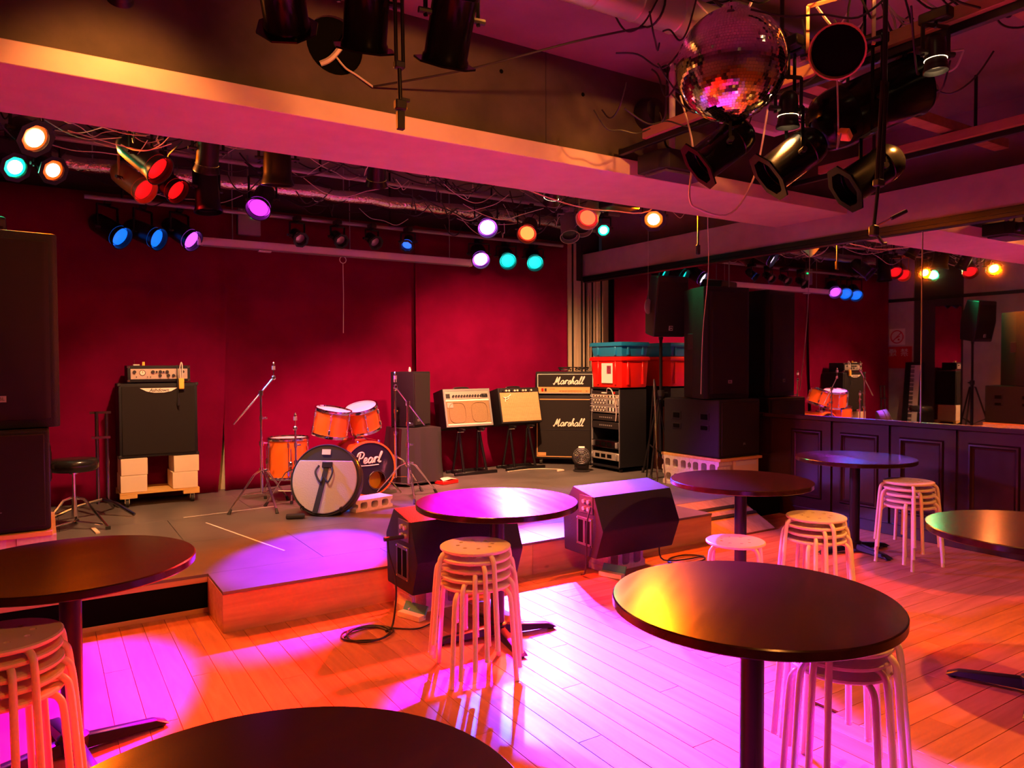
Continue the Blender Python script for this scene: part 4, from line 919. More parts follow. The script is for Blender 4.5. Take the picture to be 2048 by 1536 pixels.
# ------------------------------------------------------------------ things by the left stage wall (seen in the mirror)
kb = thing('keyboard', 'black electric keyboard stood on end against the left stage wall', 'keyboard', (-.66, 7.28, ZS), 0)
Mk = Matrix.Rotation(R_(-6), 4, 'Y')
MB().span((-.05, -.15, 0), (.03, .15, 1.28)).xf(Mk).build('case', M_PAPC, kb, .008)
wk = MB().span((.03, -.13, 0), (.044, .03, .0218)).mesh('white_key'); wk.materials.append(M_PAPER); bk = MB().span((.044, -.04, 0), (.054, .03, .012)).mesh('black_key'); bk.materials.append(M_BLACK)
for i in range(52):
    o = link('white_key', wk, None, kb); o.matrix_local = Mk @ Matrix.Translation((0, 0, .04 + i * .0228))
    if i % 7 in (0, 1, 3, 4, 5): o = link('black_key', bk, None, kb); o.matrix_local = Mk @ Matrix.Translation((0, 0, .04 + i * .0228 + .017))
sg = thing('no_smoking_sign', 'square white no-smoking sign on the plaster by the curtain', 'sign', (XL + .001, 7.66, 1.98), 90)
MB().span((-.15, -.004, -.15), (.15, 0, .15)).build('sign_plate', M_PAPER, sg)
MB().tube(circle(.115, 40, (0, -.006, 0), 'XZ'), .011, 6, True).build('ban_ring', M_SIGNR, sg); MB().tube([V((-.08, -.006, .08)), V((.08, -.006, -.08))], .009, 6).build('ban_bar', M_SIGNR, sg); MB().box((-.0, -.0055, -.015), (.12, .003, .018), (0, .5, 0)).build('cigarette', M_SIGNR, sg); MB().cyl((-.03, -.006, -.05), (-.03, -.004, -.05), .02, n=12).build('flame', M_SIGNR, sg)
sg = thing('warning_poster', 'red warning poster with pale characters below the no-smoking sign', 'poster', (XL + .001, 7.64, 1.60), 90)
MB().span((-.26, -.004, -.20), (.22, 0, .20)).build('poster_sheet', M_SIGNR, sg); text_part('禁', .15, M_PAPER, sg, FM(-.12, -.005, .08), ext=.0005); text_part('煙', .15, M_PAPER, sg, FM(.10, -.005, .08), ext=.0005)

# ------------------------------------------------------------------ projector screen case
t = thing('screen_case', 'long white projector screen case hung before the red curtain', 'screen', (1.31, 7.60, 2.70))
MB().span((0, -.035, -.045), (2.96, .035, .035)).build('case', M_SCREENC, t, .012, 2); 
for a in (-.012, 2.972): MB().box((a, 0, -.005), (.03, .08, .085)).build('end_cap', M_SCREENC, t, .006)
MB().span((.02, -.04, -.055), (2.94, -.02, -.043)).build('slot', M_GREYM, t)
MB().box((.60, -.03, -.060), (.12, .05, .012)).build('bracket', M_PAPER, t)
for a in (.3, 1.5, 2.7): MB().cyl((a, 0, .03), (a, 0, 1.0 - .1), .005, n=6).build('hanger', M_GREYM, t)
MB().tube(circle(.035, 20, (1.41, -.03, -.085), 'XZ'), .004, 6, True).build('pull_ring', M_PAPER, t); MB().tube([V((1.41, -.03, -.118)), V((1.413, -.03, -.45)), V((1.407, -.03, -.86))], .0035, 6).build('pull_cord', M_PAPER, t)

# ------------------------------------------------------------------ lighting rig
PIPES = [('scaffold_pipe', 'thin lighting pipe nearest the curtain', 7.55, 3.00, .35, 5.6), ('scaffold_pipe', 'middle lighting pipe above the drums', 6.70, 3.26, -.7, 5.8), ('scaffold_pipe', 'lighting pipe just behind the pink beam', 5.70, 3.30, -.7, 5.9)]
for nm, lb, y, z, x0, x1 in PIPES:
    t = thing(nm, lb, 'pipe', (x0, y, z)); MB().cyl((0, 0, 0), (x1 - x0, 0, 0), .021, n=12).build('pipe', M_GREYM, t)
    q = .3
    while q < x1 - x0: MB().cyl((q, 0, 0), (q, 0, ZC - z), .012, n=8).build('hanger', M_STEEL, t); q += 1.3
def ring_pts(d, r, off, n=28):
    q = V((0, 0, 1)).rotation_difference(d).to_matrix()
    return [q @ V((r * math.cos(2 * math.pi * i / n), r * math.sin(2 * math.pi * i / n), off)) for i in range(n)]
def par(label, lens, aim, hang, R=.105, L=.36, col=None, glowk=0, watts=0, cone=30, blend=.35, bright=None, m=None, group='stage spotlights', name='par_can', flood=False, ext=None, soft=.06, octring=False, yoke=True, lensm=None, cyl=False):
    lens = V(lens); d = (V(aim) - lens).normalized(); m = m or M_STEEL
    t = thing(name, label, 'spotlight', lens, 0, group)
    if flood: prof = [(R * .72, .30 * L), (R * .95, 0), (R * 1.0, -.01)]; prof = [(R * .45, -L), (R * .75, -L * .95), (R * .9, -L * .4), (R * 1.0, 0), (R * .94, .001), (R * .9, -.03)]
    elif cyl: prof = [(R * .25, -L), (R * .62, -L * .975), (R * .86, -L * .90), (R * .95, -L * .78), (R * .97, -L * .70), (R * .93, -L * .69), (R * .93, -.03), (R * 1.0, -.02), (R * 1.0, 0), (R * .92, 0), (R * .88, -.04)]
    else: prof = [(R * .35, -L), (R * .55, -L * .985), (R * .80, -L * .86), (R * .86, -L * .70), (R * .90, -L * .22), (R * .93, -L * .12), (R * 1.06, -.006), (R * 1.06, .004), (R * .98, .004), (R * .94, -.03)]
    MB().lathe(prof, 28, (0, 0, 0), d, cap=False).build('body', m, t, angle=50)
    MB().lathe([(0, -L * .998), (R * .46, -L * .985)], 20, (0, 0, 0), d, cap=False).build('rear_cap', m, t)
    ins = (-.05 if not cyl else -.06) if not flood else -.02
    lm = lensm or (glow('gel_' + label[:40], col, glowk) if col else M_HEAD)
    MB().lathe([(0, ins + .012), (R * .6, ins + .006), (R * .93, ins)], 28, (0, 0, 0), d, cap=False).build('lens', lm, t)
    if bright: MB().lathe([(0, ins + .016), (R * bright[1], ins + .012)], 24, (0, 0, 0), d, cap=False).build('lamp_core', glow('core_' + label[:40], bright[0], bright[2]), t)
    if not flood: MB().tube(ring_pts(d, R * .80, ins + .022), R * .028, 6, True).build('retaining_ring', m, t)
    s = d.cross(V((0, 0, 1))); s = s.normalized() if s.length > .05 else V((1, 0, 0))
    if octring:
        up = s.cross(d).normalized(); pts = [(s * math.cos(a) + up * math.sin(a)) * R * 1.35 + d * .0 for a in [math.pi / 8 + math.pi / 4 * i for i in range(8)]]
        inn = [(s * math.cos(a) + up * math.sin(a)) * R * .98 for a in [math.pi / 8 + math.pi / 4 * i for i in range(8)]]
        k = MB()
        for z in (-.004, .004): k.add([p + d * z for p in pts] + [p + d * z for p in inn], [(i, (i + 1) % 8, 8 + (i + 1) % 8, 8 + i) for i in range(8)])
        k.add([p + d * -.004 for p in pts] + [p + d * .004 for p in pts], [(i, (i + 1) % 8, 8 + (i + 1) % 8, 8 + i) for i in range(8)])
        k.build('gel_frame', m, t, smooth=False)
    if yoke:
        pv = -d * (L * .5); zt = pv.z + R + .10
        if lens.z + zt > hang - .05: zt = max(hang - .06 - lens.z, pv.z + .03)
        a = pv + s * (R + .016); b = pv - s * (R + .016); mid = V((pv.x, pv.y, zt))
        k = MB()
        for p in (a, b): q = V((p.x, p.y, zt)); k.tube([p - V((0, 0, .02)), q], .010, 4)
        k.tube([V((a.x, a.y, zt)), V((b.x, b.y, zt))], .010, 4); k.build('yoke', m, t)
        for sg_ in (1, -1): MB().cyl(pv + s * sg_ * (R * .86), pv + s * sg_ * (R + .045), .013, n=8).build('tilt_knob', M_BLACK, t)
        MB().cyl(mid - V((0, 0, .01)), V((mid.x, mid.y, hang - lens.z)), .008, n=8).build('clamp', m, t)
        MB().box(V((mid.x, mid.y, hang - lens.z - .02)), (.06, .13, .05)).build('hook', m, t, .006)
    if watts:
        ld = bpy.data.lights.new('lamp_light', 'SPOT'); ld.energy = watts; ld.color = col if ext is None else ext; ld.spot_size = R_(cone); ld.spot_blend = blend; ld.shadow_soft_size = soft
        lo = bpy.data.objects.new('lamp_light', ld); COL.objects.link(lo); lo.parent = t; lo.location = d * .03; lo.rotation_euler = d.to_track_quat('-Z', 'Y').to_euler()
    return t
P7, P6, P5 = 3.0, 3.26, 3.30
# back pipe: blue on the left, pink-white and cyan on the right
par('blue spotlight, leftmost of the trio above the bass amplifier', (.64, 7.50, 2.65), (3.4, 4.6, .3), P7, col=(0, .14, 1), glowk=1.3, watts=550, cone=46, ext=(0.02, .16, 1))
par('blue spotlight, middle of the trio above the bass amplifier', (.94, 7.50, 2.665), (4.6, 3.9, .5), P7, col=(0, .14, 1), glowk=1.3, watts=380, cone=30, ext=(0.02, .16, 1))
par('blue-violet spotlight, rightmost of the trio above the bass amplifier', (1.235, 7.50, 2.675), (3.7, 4.7, .4), P7, col=(.6, .08, 1), glowk=1.6, watts=620, cone=46, ext=(.7,.02,1))
par('pink-white spotlight at the end of the screen case', (4.375, 7.50, 2.72), (2.85, 3.5, 0), P7, col=(.55, .06, 1), glowk=3.0, bright=((1, .75, 1), .76, 3.0), watts=7500, cone=16, ext=(1,.09,1.2))
par('cyan spotlight, left of the pair by the bare boards', (4.75, 7.50, 2.735), (2.6, 2.7, 0), P7, col=(0, .95, .85), glowk=1.0, watts=7500, cone=22, ext=(.01,.06,1))
par('cyan spotlight, right of the pair by the bare boards', (5.145, 7.50, 2.74), (3.0, 3.2, 0), P7, col=(0, .95, .85), glowk=1.0, watts=4200, cone=22, ext=(.03,.03,1))
for x, z, lb in ((2.22, 2.755, 'leftmost'), (2.64, 2.775, 'second from the left'), (3.02, 2.79, 'third from the left')):
    par('small unlit framed spotlight before the screen case, ' + lb, (x, 7.38, z), (x + .35, 5.2, 1.4), P7, R=.062, L=.20, octring=True, group='small framed spotlights', lensm=M_SILVER)
par('small blue-lit framed spotlight before the screen case', (3.37, 7.38, 2.785), (1.50, 4.86, .2), P7, R=.062, L=.20, octring=True, col=BLUE, glowk=1.6, watts=4200, cone=15, ext=(.35, .01, 1.3), group='small framed spotlights')
# middle pipe
par('violet spotlight above the left drum stand', (1.62, 6.63, 2.86), (.02, 4.0, .2), P6, col=(.8, .03, 1), glowk=1.8, watts=4200, cone=19, ext=(.6,.0,1.3))
par('pale violet spotlight on the middle pipe by the cyan pair', (3.95, 6.63, 2.915), (2.0, 2.3, 0), P6, col=(.55, .08, 1), glowk=2.2, bright=((1, .7, 1), .76, 2.2), watts=9500, cone=22, ext=(.8,.0,1.3))
par('orange-red spotlight on the middle pipe over the guitar amplifiers', (4.44, 6.63, 2.90), (1.25, 3.0, 0), P6, col=(1, .03, .01), glowk=1.6, bright=((1, .28, .05), .72, 1.5), watts=9000, cone=22, ext=(1,.01,.01))
par('unlit bronze spotlight above the bare boards', (5.02, 6.63, 2.925), (4.4, 5.4, .8), P6, m=M_GREYM)
par('second unlit bronze spotlight nearest the red lamp', (5.14, 6.55, 3.0), (4.4, 5.2, .8), P6, m=M_GREYM)
par('lower red spotlight of the pair above the stage left', (.74, 6.62, 2.905), (3.6, 3.3, 0), P6, col=(1, .004, .004), glowk=1.15, watts=3000, cone=18, ext=(1, .015, .015), m=mat('tan_can', (.45, .22, .06), .4))
par('red spotlight half hidden behind a dark can at the left', (.98, 6.62, 2.93), (3.9, 3.6, 0), P6, col=(1, .004, .004), glowk=1.15, watts=300, cone=34, ext=(1, .015, .015))
par('dark unlit can hanging beside the red spotlights', (1.22, 6.66, 2.80), (1.30, 6.5, 1.0), P6, R=.11, L=.40)
par('small green floodlight at the left edge', (-.13, 6.62, 2.975), (2.0, 3.0, .8), P6, R=.085, L=.16, flood=True, octring=True, col=(0, .75, .30), glowk=3.0, bright=((.25, 1, .6), .62, 22.0), watts=40, cone=80, ext=GREEN, group='colour floodlights')
par('small orange floodlight beside the green one at the left', (.11, 6.62, 2.985), (2.5, 3.0, .8), P6, R=0.085, L=.16, flood=True, octring=True, col=(1, .06, 0), glowk=2.2, bright=((1, .85, .6), .62, 9.0), watts=300, cone=80, ext=ORANGE, group='colour floodlights')
par('small green floodlight above the corner boards', (5.50, 6.62, 3.04), (3.0, 3.0, .8), P6, R=.07, L=.15, flood=True, octring=True, col=(0, .75, .30), glowk=3.0, bright=((.25, 1, .6), .62, 18.0), watts=40, cone=80, ext=GREEN, group='colour floodlights')
# front pipe
par('upper red spotlight of the pair above the stage left', (.72, 5.62, 2.845), (3.5, 3.2, 0), P5, col=(1, .004, .004), glowk=1.15, watts=3000, cone=18, ext=(1, .015, .015))
par('bright orange floodlight, biggest at the upper left', (.0, 5.62, 2.95), (2.6, 2.6, .4), P5, R=0.095, L=.18, flood=True, octring=True, col=(1, .05, 0), glowk=2.2, bright=((1, .62, .22), .64, 45.0), watts=350, cone=95, ext=ORANGE, group='colour floodlights')
par('red spotlight beside the green floodlight on the right', (4.46, 5.62, 2.895), (1.0, 3.1, 0), P5, col=(1, .01, .01), glowk=1.4, bright=((1, .14, .04), .72, 1.3), watts=8500, cone=24, ext=(1, .015, .015), m=M_GREYM)
par('bright orange floodlight above the mirror wall header', (5.33, 5.62, 2.98), (2.4, 2.8, .4), P5, R=0.1, L=.18, flood=True, octring=True, col=(1, .09, 0), glowk=2.2, bright=((1, .62, .22), .6, 45.0), watts=850, cone=95, ext=ORANGE, group='colour floodlights')
par('warm downlight can left of the violet spotlight', (1.02, 5.62, 2.885), (1.05, 6.9, .6), P5, R=.085, L=.30, col=WARM, glowk=2.0, watts=330, cone=80, blend=.8, ext=(1, .48, .2))
par('glossy black can pointing straight down behind the beam', (1.53, 5.66, 2.86), (1.60, 5.9, 1.0), P5, R=.115, L=.38)
par('small black can behind the beam above the drums', (2.32, 5.66, 2.96), (2.9, 7.5, .0), P5, R=.085, L=.30, col=WARM, glowk=1.0, watts=900, cone=62, blend=1.0, ext=(1,.14,.2))
par('white-hot work light behind the beam', (4.03, 5.62, 3.0), (4.7, 7.4, .3), P5, R=.075, L=.20, col=(1, .7, .4), glowk=14, watts=820, cone=98, blend=1.0, ext=(1, .46, .2))
t = thing('dimmer_box', 'black control box hanging behind the beam near the orange flood', 'box', (4.72, 5.45, 2.98)); MB().box((0, 0, .12), (.34, .22, .22)).build('housing', M_STEEL, t, .01); MB().cyl((0, 0, .2), (0, 0, ZC - 2.98), .012, n=8).build('hanger', M_STEEL, t)
t = thing('breaker_box', 'pale breaker box with green light above the screen case', 'box', (1.78, 7.66, 2.80)); MB().box((0, 0, .13), (.22, .06, .26)).build('housing', M_GREYM, t, .005); MB().cyl((0, .02, .25), (0, .02, ZC - 2.80), .008, n=6).build('hanger', M_GREYM, t); MB().box((.03, -.033, .18), (.03, .006, .016)).build('indicator', glow('green_led', (0, 1, .15), 3), t)
for i in range(4): MB().box((-.075 + i * .05, -.034, .235), (.02, .008, .03)).build('breaker', M_PAPER, t)
t = thing('foil_duct', 'foil-wrapped air duct running above the stage', 'duct', (0.1, 7.2, 3.2)); MB().tube([V((0 + i * .2, .012 * math.sin(i * 1.7), .01 * math.cos(i * 2.3))) for i in range(30)], .062, 14).build('duct', M_ALU, t)
for i in range(5): MB().cyl((.3 + i * 1.1, 0, .05), (.3 + i * 1.1, 0, .40), .006, n=6).build('strap', M_GREYM, t)

# loose wiring in the rig
def wires(label, name, m, n, r, box, seed, sag):
    rnd = random.Random(seed); k = MB()
    for i in range(n):
        a = V([rnd.uniform(box[j][0], box[j][1]) for j in range(3)]); b = a + V((rnd.uniform(-.9, .9), rnd.uniform(-.5, .5), rnd.uniform(-.1, .1)))
        b = V([min(max(b[j], box[j][0]), box[j][1]) for j in range(3)])
        P = [a.lerp(b, q / 8) - V((0, 0, sag * rnd.uniform(.3, 1) * (1 - (q / 4 - 1) ** 2))) + V((rnd.uniform(-.012, .012), rnd.uniform(-.012, .012), rnd.uniform(-.006, .006))) for q in range(0, 9, 2)]
        k.tube(spline(P, 5), r, 5)
    o = k.build(name, m); o['kind'] = 'stuff'; return tag(o, label, 'wires')
wires('dark tangle of cables among the stage lights', 'wire_tangle', M_WIREB, 130, .006, ((-.6, 5.8), (5.2, 7.6), (3.08, 3.5)), 11, .16)
wires('pale tangle of thin wires among the stage lights', 'wire_tangle', M_WIREW, 40, .0035, ((-.4, 5.8), (5.1, 7.4), (3.0, 3.4)), 12, .14)
wires('bunch of pale wires over the orange floodlights at the left', 'wire_bunch', M_WIREW, 26, .0035, ((.0, .75), (5.3, 6.1), (2.95, 3.25)), 15, .08)
cable('pale wire drooping along the beam by the work light', [V((2.85, 4.98, 3.59)), V((3.05, 5.0, 3.02)), V((3.4, 5.05, 2.93)), V((3.9, 5.1, 2.87)), V((4.3, 5.1, 2.87)), V((4.8, 5.05, 2.95)), V((4.95, 5.05, 3.59))], .006, M_WIREW, name='wire')

# ------------------------------------------------------------------ audience-side ceiling
rail_defs = [(3.50, 3.00, 'black light track ending at the beam behind the mirror ball'), (5.42, 3.02, 'black light track close to the mirror wall header')]
for x, z, lb in rail_defs:
    t = thing('light_track', lb, 'track', (x, YR + .3, z)); MB().span((-.018, 0, -.02), (.018, 4.03 - YR - .3, .02)).build('track', M_STEEL, t, .003)
    MB().span((-.05, 0, .02), (.05, 3.75 - YR - .3, .085)).build('batten', M_BATTEN, t, .003)
    for q in range(4): MB().cyl((0, .6 + q * 1.8, .08), (0, .6 + q * 1.8, ZC - z), .012, n=8).build('hanger', M_STEEL, t)
t = thing('cross_batten', 'wooden batten crossing above the second light track', 'batten', (3.3, 2.75, 3.12)); MB().span((0, -.05, 0), (2.9, .05, .07)).build('batten', M_BATTEN, t, .003); 
for a in (.3, 2.5): MB().cyl((a, 0, .07), (a, 0, ZC - 3.12), .012, n=8).build('hanger', M_STEEL, t)
t = thing('cross_batten', 'pink-lit wooden batten at the upper right corner', 'batten', (3.6, 1.55, 3.05)); MB().span((0, -.05, 0), (2.6, .05, .07)).build('batten', M_BATTEN, t, .003)
for a in (.3, 2.3): MB().cyl((a, 0, .07), (a, 0, ZC - 3.05), .012, n=8).build('hanger', M_STEEL, t)
t = thing('ceiling_vent', 'white square vent frame on the ceiling behind the black cans', 'vent', (4.55, 3.55, 3.30)); 
for (a, b) in (((-.4, -.3, 0), (.4, -.22, .05)), ((-.4, .22, 0), (.4, .3, .05)), ((-.4, -.22, 0), (-.32, .22, .05)), ((.32, -.22, 0), (.4, .22, .05))): MB().span(a, b).build('frame_bar', M_PAPER, t, .003)
MB().span((-.38, -.28, .05), (.38, .28, .30)).build('duct_box', M_GREYM, t)
t = thing('spiral_duct', 'silver spiral air duct across the ceiling', 'duct', (.8, 3.02, 3.42)); L_ = 4.6; k = MB(); k.tube([V((0, 0, 0)), V((L_, -.12, 0))], .10, 20); k.build('duct', M_DUCT, t)
for q in range(16): a = .2 + q * .28; MB().lathe([(.1, -.006), (.106, 0), (.1, .006)], 20, (a, -.12 * a / L_, 0), (1, -.026, 0), cap=False).build('seam_band', M_DUCT, t)
for q in (.6, 2.0, 3.6): MB().tube(circle(.104, 20, (q, -.12 * q / L_, 0), 'YZ'), .006, 6, True).build('hanger_band', M_STEEL, t); MB().cyl((q, 0, .1), (q, 0, .18), .01, n=6).build('hanger_rod', M_STEEL, t)
cable('black cable wound around the spiral duct', [V((3.15 + .035 * q, 2.96 + .118 * math.cos(q * .9), 3.42 + .118 * math.sin(q * .9))) for q in range(22)], .008, M_WIREB, 4)
cable('thin black wire stretched from the concrete beam to the duct', [V((1.66, 4.08, 3.12)), V((2.1, 3.75, 3.2)), V((2.55, 3.3, 3.30)), V((2.8, 3.02, 3.33))], .006, M_WIREB, name='wire')
cable('pale wire running out of the round hole in the beam', [V((1.45, 4.118, 3.26)), V((1.5, 4.10, 3.2)), V((1.56, 4.09, 3.17)), V((1.66, 4.085, 3.12))], .006, M_WIREW, name='wire')
cable('bundle of pale wires inside the round hole in the beam', [V((1.36, 4.118, 3.20)), V((1.42, 4.09, 3.24)), V((1.5, 4.06, 3.36)), V((1.56, 4.0, 3.5)), V((1.58, 3.9, 3.59))], .016, M_WIREW, name='wire')
# mirror ball
BC, BR = V((2.69, 2.33, 2.865)), .247
t = thing('mirror_ball', 'large mirrored disco ball hanging from the ceiling', 'mirror ball', BC)
MB().lathe([(BR * .968 * math.sin(math.pi * i / 24), -BR * .968 * math.cos(math.pi * i / 24)) for i in range(25)], 40).build('core', M_GREYM, t)
k = MB(); ts = .0135; rows = int(math.pi * BR / ts)
for j in range(rows):
    th = math.pi * (j + .5) / rows; rr = BR * math.sin(th); n = max(6, int(2 * math.pi * rr / ts)); z = BR * math.cos(th)
    for i in range(n):
        a = 2 * math.pi * i / n + j * .37; c = V((rr * math.cos(a), rr * math.sin(a), z)); nn = (c.normalized() + V((random.gauss(0, .010), random.gauss(0, .010), random.gauss(0, .010)))).normalized()
        e1 = V((-math.sin(a), math.cos(a), 0)); e1 = (e1 - nn * e1.dot(nn)).normalized(); e2 = nn.cross(e1); h_ = ts * .475
        k.add([c - e1 * h_ - e2 * h_, c + e1 * h_ - e2 * h_, c + e1 * h_ + e2 * h_, c - e1 * h_ + e2 * h_], [(0, 1, 2, 3)])
o = k.build('mirror_tiles', M_TILE, t, smooth=False); o['kind'] = 'stuff'
MB().cyl((0, 0, BR - .01), (0, 0, ZC - BC.z - .05), .006, n=8).build('hanging_rod', M_STEEL, t); MB().lathe([(.045, BR - .012), (.045, BR + .02)], 16).build('top_cap', M_CHROME, t); MB().cyl((0, 0, ZC - BC.z - .09), (0, 0, ZC - BC.z), .05, n=16).build('motor', M_BLACK, t)
# near black cans hanging at the top of the picture
AUD = 'black cans over the tables'
par('dark can at the top left of the three above the beam', (.90, 3.15, 2.92), (1.6, 4.6, 1.6), 3.55, R=.098, L=.34, octring=True, cyl=True, m=M_CAN, group=AUD)
par('dark can hanging in front of the round hole', (1.17, 2.97, 2.83), (1.45, 4.1, .9), 3.55, R=.098, L=.36, octring=True, cyl=True, m=M_CAN, group=AUD, col=(1, .55, .2), glowk=1.0, watts=60, cone=75, ext=(1,.30,.06))
par('glossy black can to the right of the hanging boom arm', (1.45, 2.78, 2.765), (1.60, 3.9, .9), 3.55, R=.098, L=.36, octring=True, cyl=True, m=M_CAN, group=AUD, col=(1, .55, .2), glowk=1.0, watts=60, cone=75, ext=(1,.30,.06))
par('black can behind the bottom of the mirror ball', (2.66, 2.50, 2.44), (1.9, 3.0, 1.75), 3.0, R=.095, L=.30, octring=True, cyl=True, m=M_CAN, group=AUD)
par('glossy black can right of the mirror ball, lowest of its row', (2.93, 2.31, 2.385), (2.3, 2.75, 1.8), 3.0, R=.098, L=.30, octring=True, cyl=True, m=M_CAN, group=AUD)
par('glossy black can nearest the mirror wall', (3.14, 2.05, 2.30), (2.5, 2.45, 1.82), 3.0, R=.09, L=.29, octring=True, cyl=True, m=M_CAN, group=AUD)
# lit warm spots
WL = 'warm halogen spots over the tables'
def halo(label, p, aim, hang, w, cone=90): par(label, p, aim, hang, R=.05, L=.16, col=(1, .62, .28), glowk=22, watts=w, cone=cone, blend=.7, ext=WARM, group=WL, m=M_STEEL, name='halogen_spot', soft=.04)
halo('glowing halogen spot by the upper right light track', (3.36, 1.76, 2.79), (3.3, 1.6, 0), 3.05, 260, 84)
halo('lit halogen spot just right of the mirror ball', (2.95, 2.22, 2.60), (3.0, 2.35, 0), 3.0, 28, 90)
halo('glaring halogen spot at the top left edge', (.31, 3.55, 3.05), (.35, 4.4, 2.5), 3.5, 26, 120)
halo('halogen spot over the near tables, out of view', (1.2, .2, 3.1), (1.4, 3.4, .3), 3.5, 110, 90)
halo('halogen spot over the far right, out of view', (4.9, .8, 3.1), (4.3, 2.6, 0), 3.5, 210, 90)
halo('halogen spot above the top edge, lighting the middle of the beam', (1.7, 2.2, 3.2), (2.0, 4.04, 2.88), 3.58, 105, 80)  # unseen lamp, added to brighten the middle of the beam strip
halo('halogen spot above the top edge, lighting the beam behind the mirror ball', (2.85, 1.55, 3.25), (3.75, 4.04, 2.88), 3.58, 210, 42)  # second added lamp, never in view, brightens the right part of the strip
# round flood, big projector spot, hanging projector
par('big round dark-faced lamp with an orange rim beside the mirror ball', (2.98, 1.99, 2.87), (.9, 1.2, 1.3), 3.5, R=.122, L=.12, flood=True, m=M_RIMO, group=AUD, lensm=M_HOLE, name='round_lamp')
par('very large black spotlight body in the upper right', (3.62, 2.00, 2.86), (4.75, 1.30, 3.45), 3.4, R=.155, L=.54, group=AUD, name='stage_spotlight', cyl=True, m=M_CAN)
t = thing('projector', 'black projector hung from the ceiling by a white pole before the beam', 'projector', (3.80, 3.80, 2.81))
k = MB().prism([V((-.24, -.10, .02)), V((-.20, -.16, .02)), V((.20, -.16, .02)), V((.26, -.10, .02)), V((.26, .12, .02)), V((-.24, .12, .02))], (0, 0, .13)); k.build('housing', M_BLACK, t, .012, 2)
k = MB().prism([V((-.20, -.12, .0)), V((.22, -.12, 0)), V((.22, .08, 0)), V((-.20, .08, 0))], (0, 0, .02)); k.build('underside', mat('violet_grey', (.10, .07, .13), .4), t)
MB().cyl((.12, -.16, .09), (.12, -.20, .09), .045, n=20).build('lens', M_HEAD, t); MB().cyl((-.02, 0, .15), (-.02, 0, .77), .022, n=16).build('pole', M_PAPER, t); MB().lathe([(.022, .74), (.085, .77), (.085, .788)], 24, (-.02, 0, 0)).build('ceiling_flange', M_CHROME, t)
cable('black cable hanging beside the projector pole', [V((3.72, 3.78, 3.58)), V((3.70, 3.78, 3.3)), V((3.68, 3.77, 3.05)), V((3.74, 3.77, 3.0)), V((3.80, 3.78, 3.0))], .008, M_WIREB)
t = thing('ceiling_speaker', 'small black round speaker beside the projector pole', 'speaker', (3.80, 4.04, 3.34)); MB().lathe([(.11, 0), (.115, .03), (.09, .12)], 24, (0, 0.06, 0), (0, -1, 0)).build('body', M_BLACK, t)
# boom arms hanging down
t = thing('boom_arm', 'black jointed microphone arm hanging down before the beam', 'microphone arm', (1.256, 2.80, 2.46))
MB().span((-.016, -.012, 0), (.016, .012, .075)).build('mount_bar', M_BLACK, t, .003); MB().box((0, 0, .10), (.05, .03, .04)).build('clamp', M_BLACK, t, .005); MB().box((.02, 0, .125), (.04, .014, .012)).build('clamp_lever', M_BLACK, t)
MB().cyl((0, 0, .10), (-.004, 0, .26), .009, n=10).build('lower_rod', M_STEEL, t); MB().box((-.004, 0, .26), (.045, .03, .03)).build('elbow', M_BLACK, t, .005)
for s in (-.017, .014): MB().cyl((s, 0, .26), (s - .004, 0, .62), .008, n=8).build('arm_tube', M_STEEL, t)
MB().box((-.004, 0, .63), (.05, .03, .04)).build('elbow', M_BLACK, t, .005); MB().cyl((-.004, 0, .64), (-.004, 0, ZC - 2.46), .012, n=8).build('upper_rod', M_STEEL, t)
t = thing('boom_arm', 'black jointed microphone arm hanging before the mirror header', 'microphone arm', (2.83, 1.72, 2.03))
MB().tube([V((-.0, 0, .0)), V((.03, -.02, -.05)), V((.04, -.03, -.05))], .007, 6).build('hook', M_BLACK, t); MB().box((0, 0, .0), (.035, .03, .045)).build('clamp', M_BLACK, t, .006); MB().cyl((.01, 0, .02), (.075, -.045, .06), .004, n=6).build('lever_rod', M_CHROME, t); MB().cyl((.06, -.036, .05), (.11, -.07, .08), .008, n=8).build('lever_grip', M_BLACK, t)
MB().cyl((0, 0, .02), (.03, .0, .20), .007, n=8).build('lower_rod', M_STEEL, t)
for s in (-.014, .014): MB().cyl((.03 + s, 0, .19), (.10 + s, .02, .62), .009, n=8).build('arm_tube', M_STEEL, t)
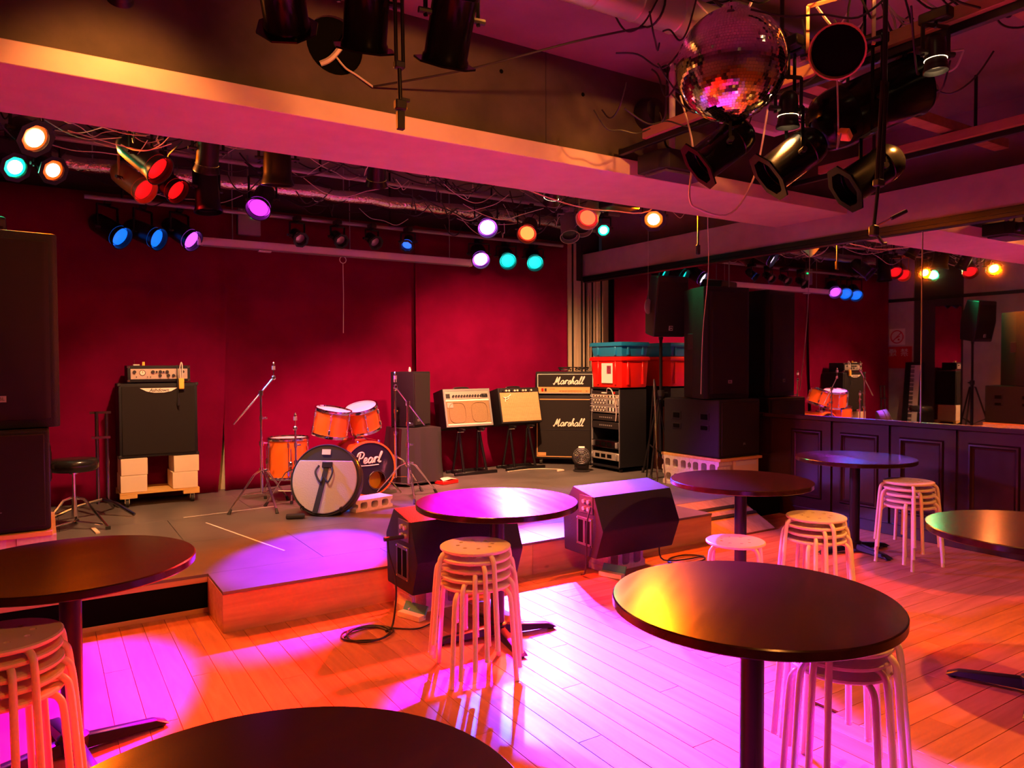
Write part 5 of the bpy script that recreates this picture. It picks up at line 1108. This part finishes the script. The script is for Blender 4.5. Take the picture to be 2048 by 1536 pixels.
MB().box((.03, 0, .195), (.045, .03, .03)).build('elbow', M_BLACK, t, .005); MB().cyl((.10, .02, .6), (.10, .02, ZC - 2.03), .010, n=8).build('upper_rod', M_STEEL, t)
t = thing('boom_arm', 'thin rod with a clip hanging below the beam end', 'microphone arm', (5.17, 4.86, 2.52)); MB().cyl((0, 0, .08), (0, 0, ZC - 2.52), .008, n=8).build('rod', M_STEEL, t); MB().box((0, 0, .04), (.04, .03, .09)).build('clip', M_BLACK, t, .006)
wires('dark tangle of cables around the light tracks', 'wire_tangle', M_WIREB, 46, .005, ((2.6, 4.2), (1.5, 3.6), (2.95, 3.5)), 21, .16)
wires('pale bundle of wires beside the mirror ball', 'wire_tangle', M_WIREW, 22, .006, ((2.9, 3.9), (1.9, 3.2), (3.05, 3.5)), 22, .10)
cable('pink-white wire looping below the black cans', [V((3.25, 3.2, 3.1)), V((3.2, 3.05, 2.75)), V((3.12, 3.0, 2.45)), V((3.18, 2.98, 2.38)), V((3.35, 2.9, 2.36)), V((3.5, 2.85, 2.6)), V((3.55, 2.8, 3.0))], .006, M_WIREW, name='wire')
cable('white wire dangling in front of the tall mirror stack', [V((5.45, 5.0, 3.59)), V((5.45, 5.0, 2.9)), V((5.46, 5.0, 2.4)), V((5.44, 5.05, 1.8)), V((5.47, 5.1, 1.2))], .004, M_WIREW, name='wire')

t = thing('hanging_disc', 'thin pale disc hanging beside the tilted loudspeaker', 'disc', (5.63, 6.02, 2.13)); MB().lathe([(0, -.002), (.085, -.002), (.085, .002), (0, .002)], 28, (0, 0, 0), (-.35, .9, .05)).build('disc', mat('disc_plastic', (.55, .5, .55), .25), t); MB().cyl((0, 0, .08), (0, 0, ZC - 2.13), .0015, n=5).build('string', M_WIREW, t)
t = thing('yellow_plug', 'yellow plug hanging among the cables above the right-hand black can', 'plug', (3.06, 2.00, 2.505)); MB().box((0, 0, .02), (.06, .05, .035), (.3, .4, .3)).build('plug_body', M_TAGY, t, .006); MB().tube(spline([V((-.03, 0, .02)), V((-.06, 0, -.05)), V((-.02, .02, .05)), V((0, .05, .5))], 6), .004, 6).build('cord', M_WIREW, t)
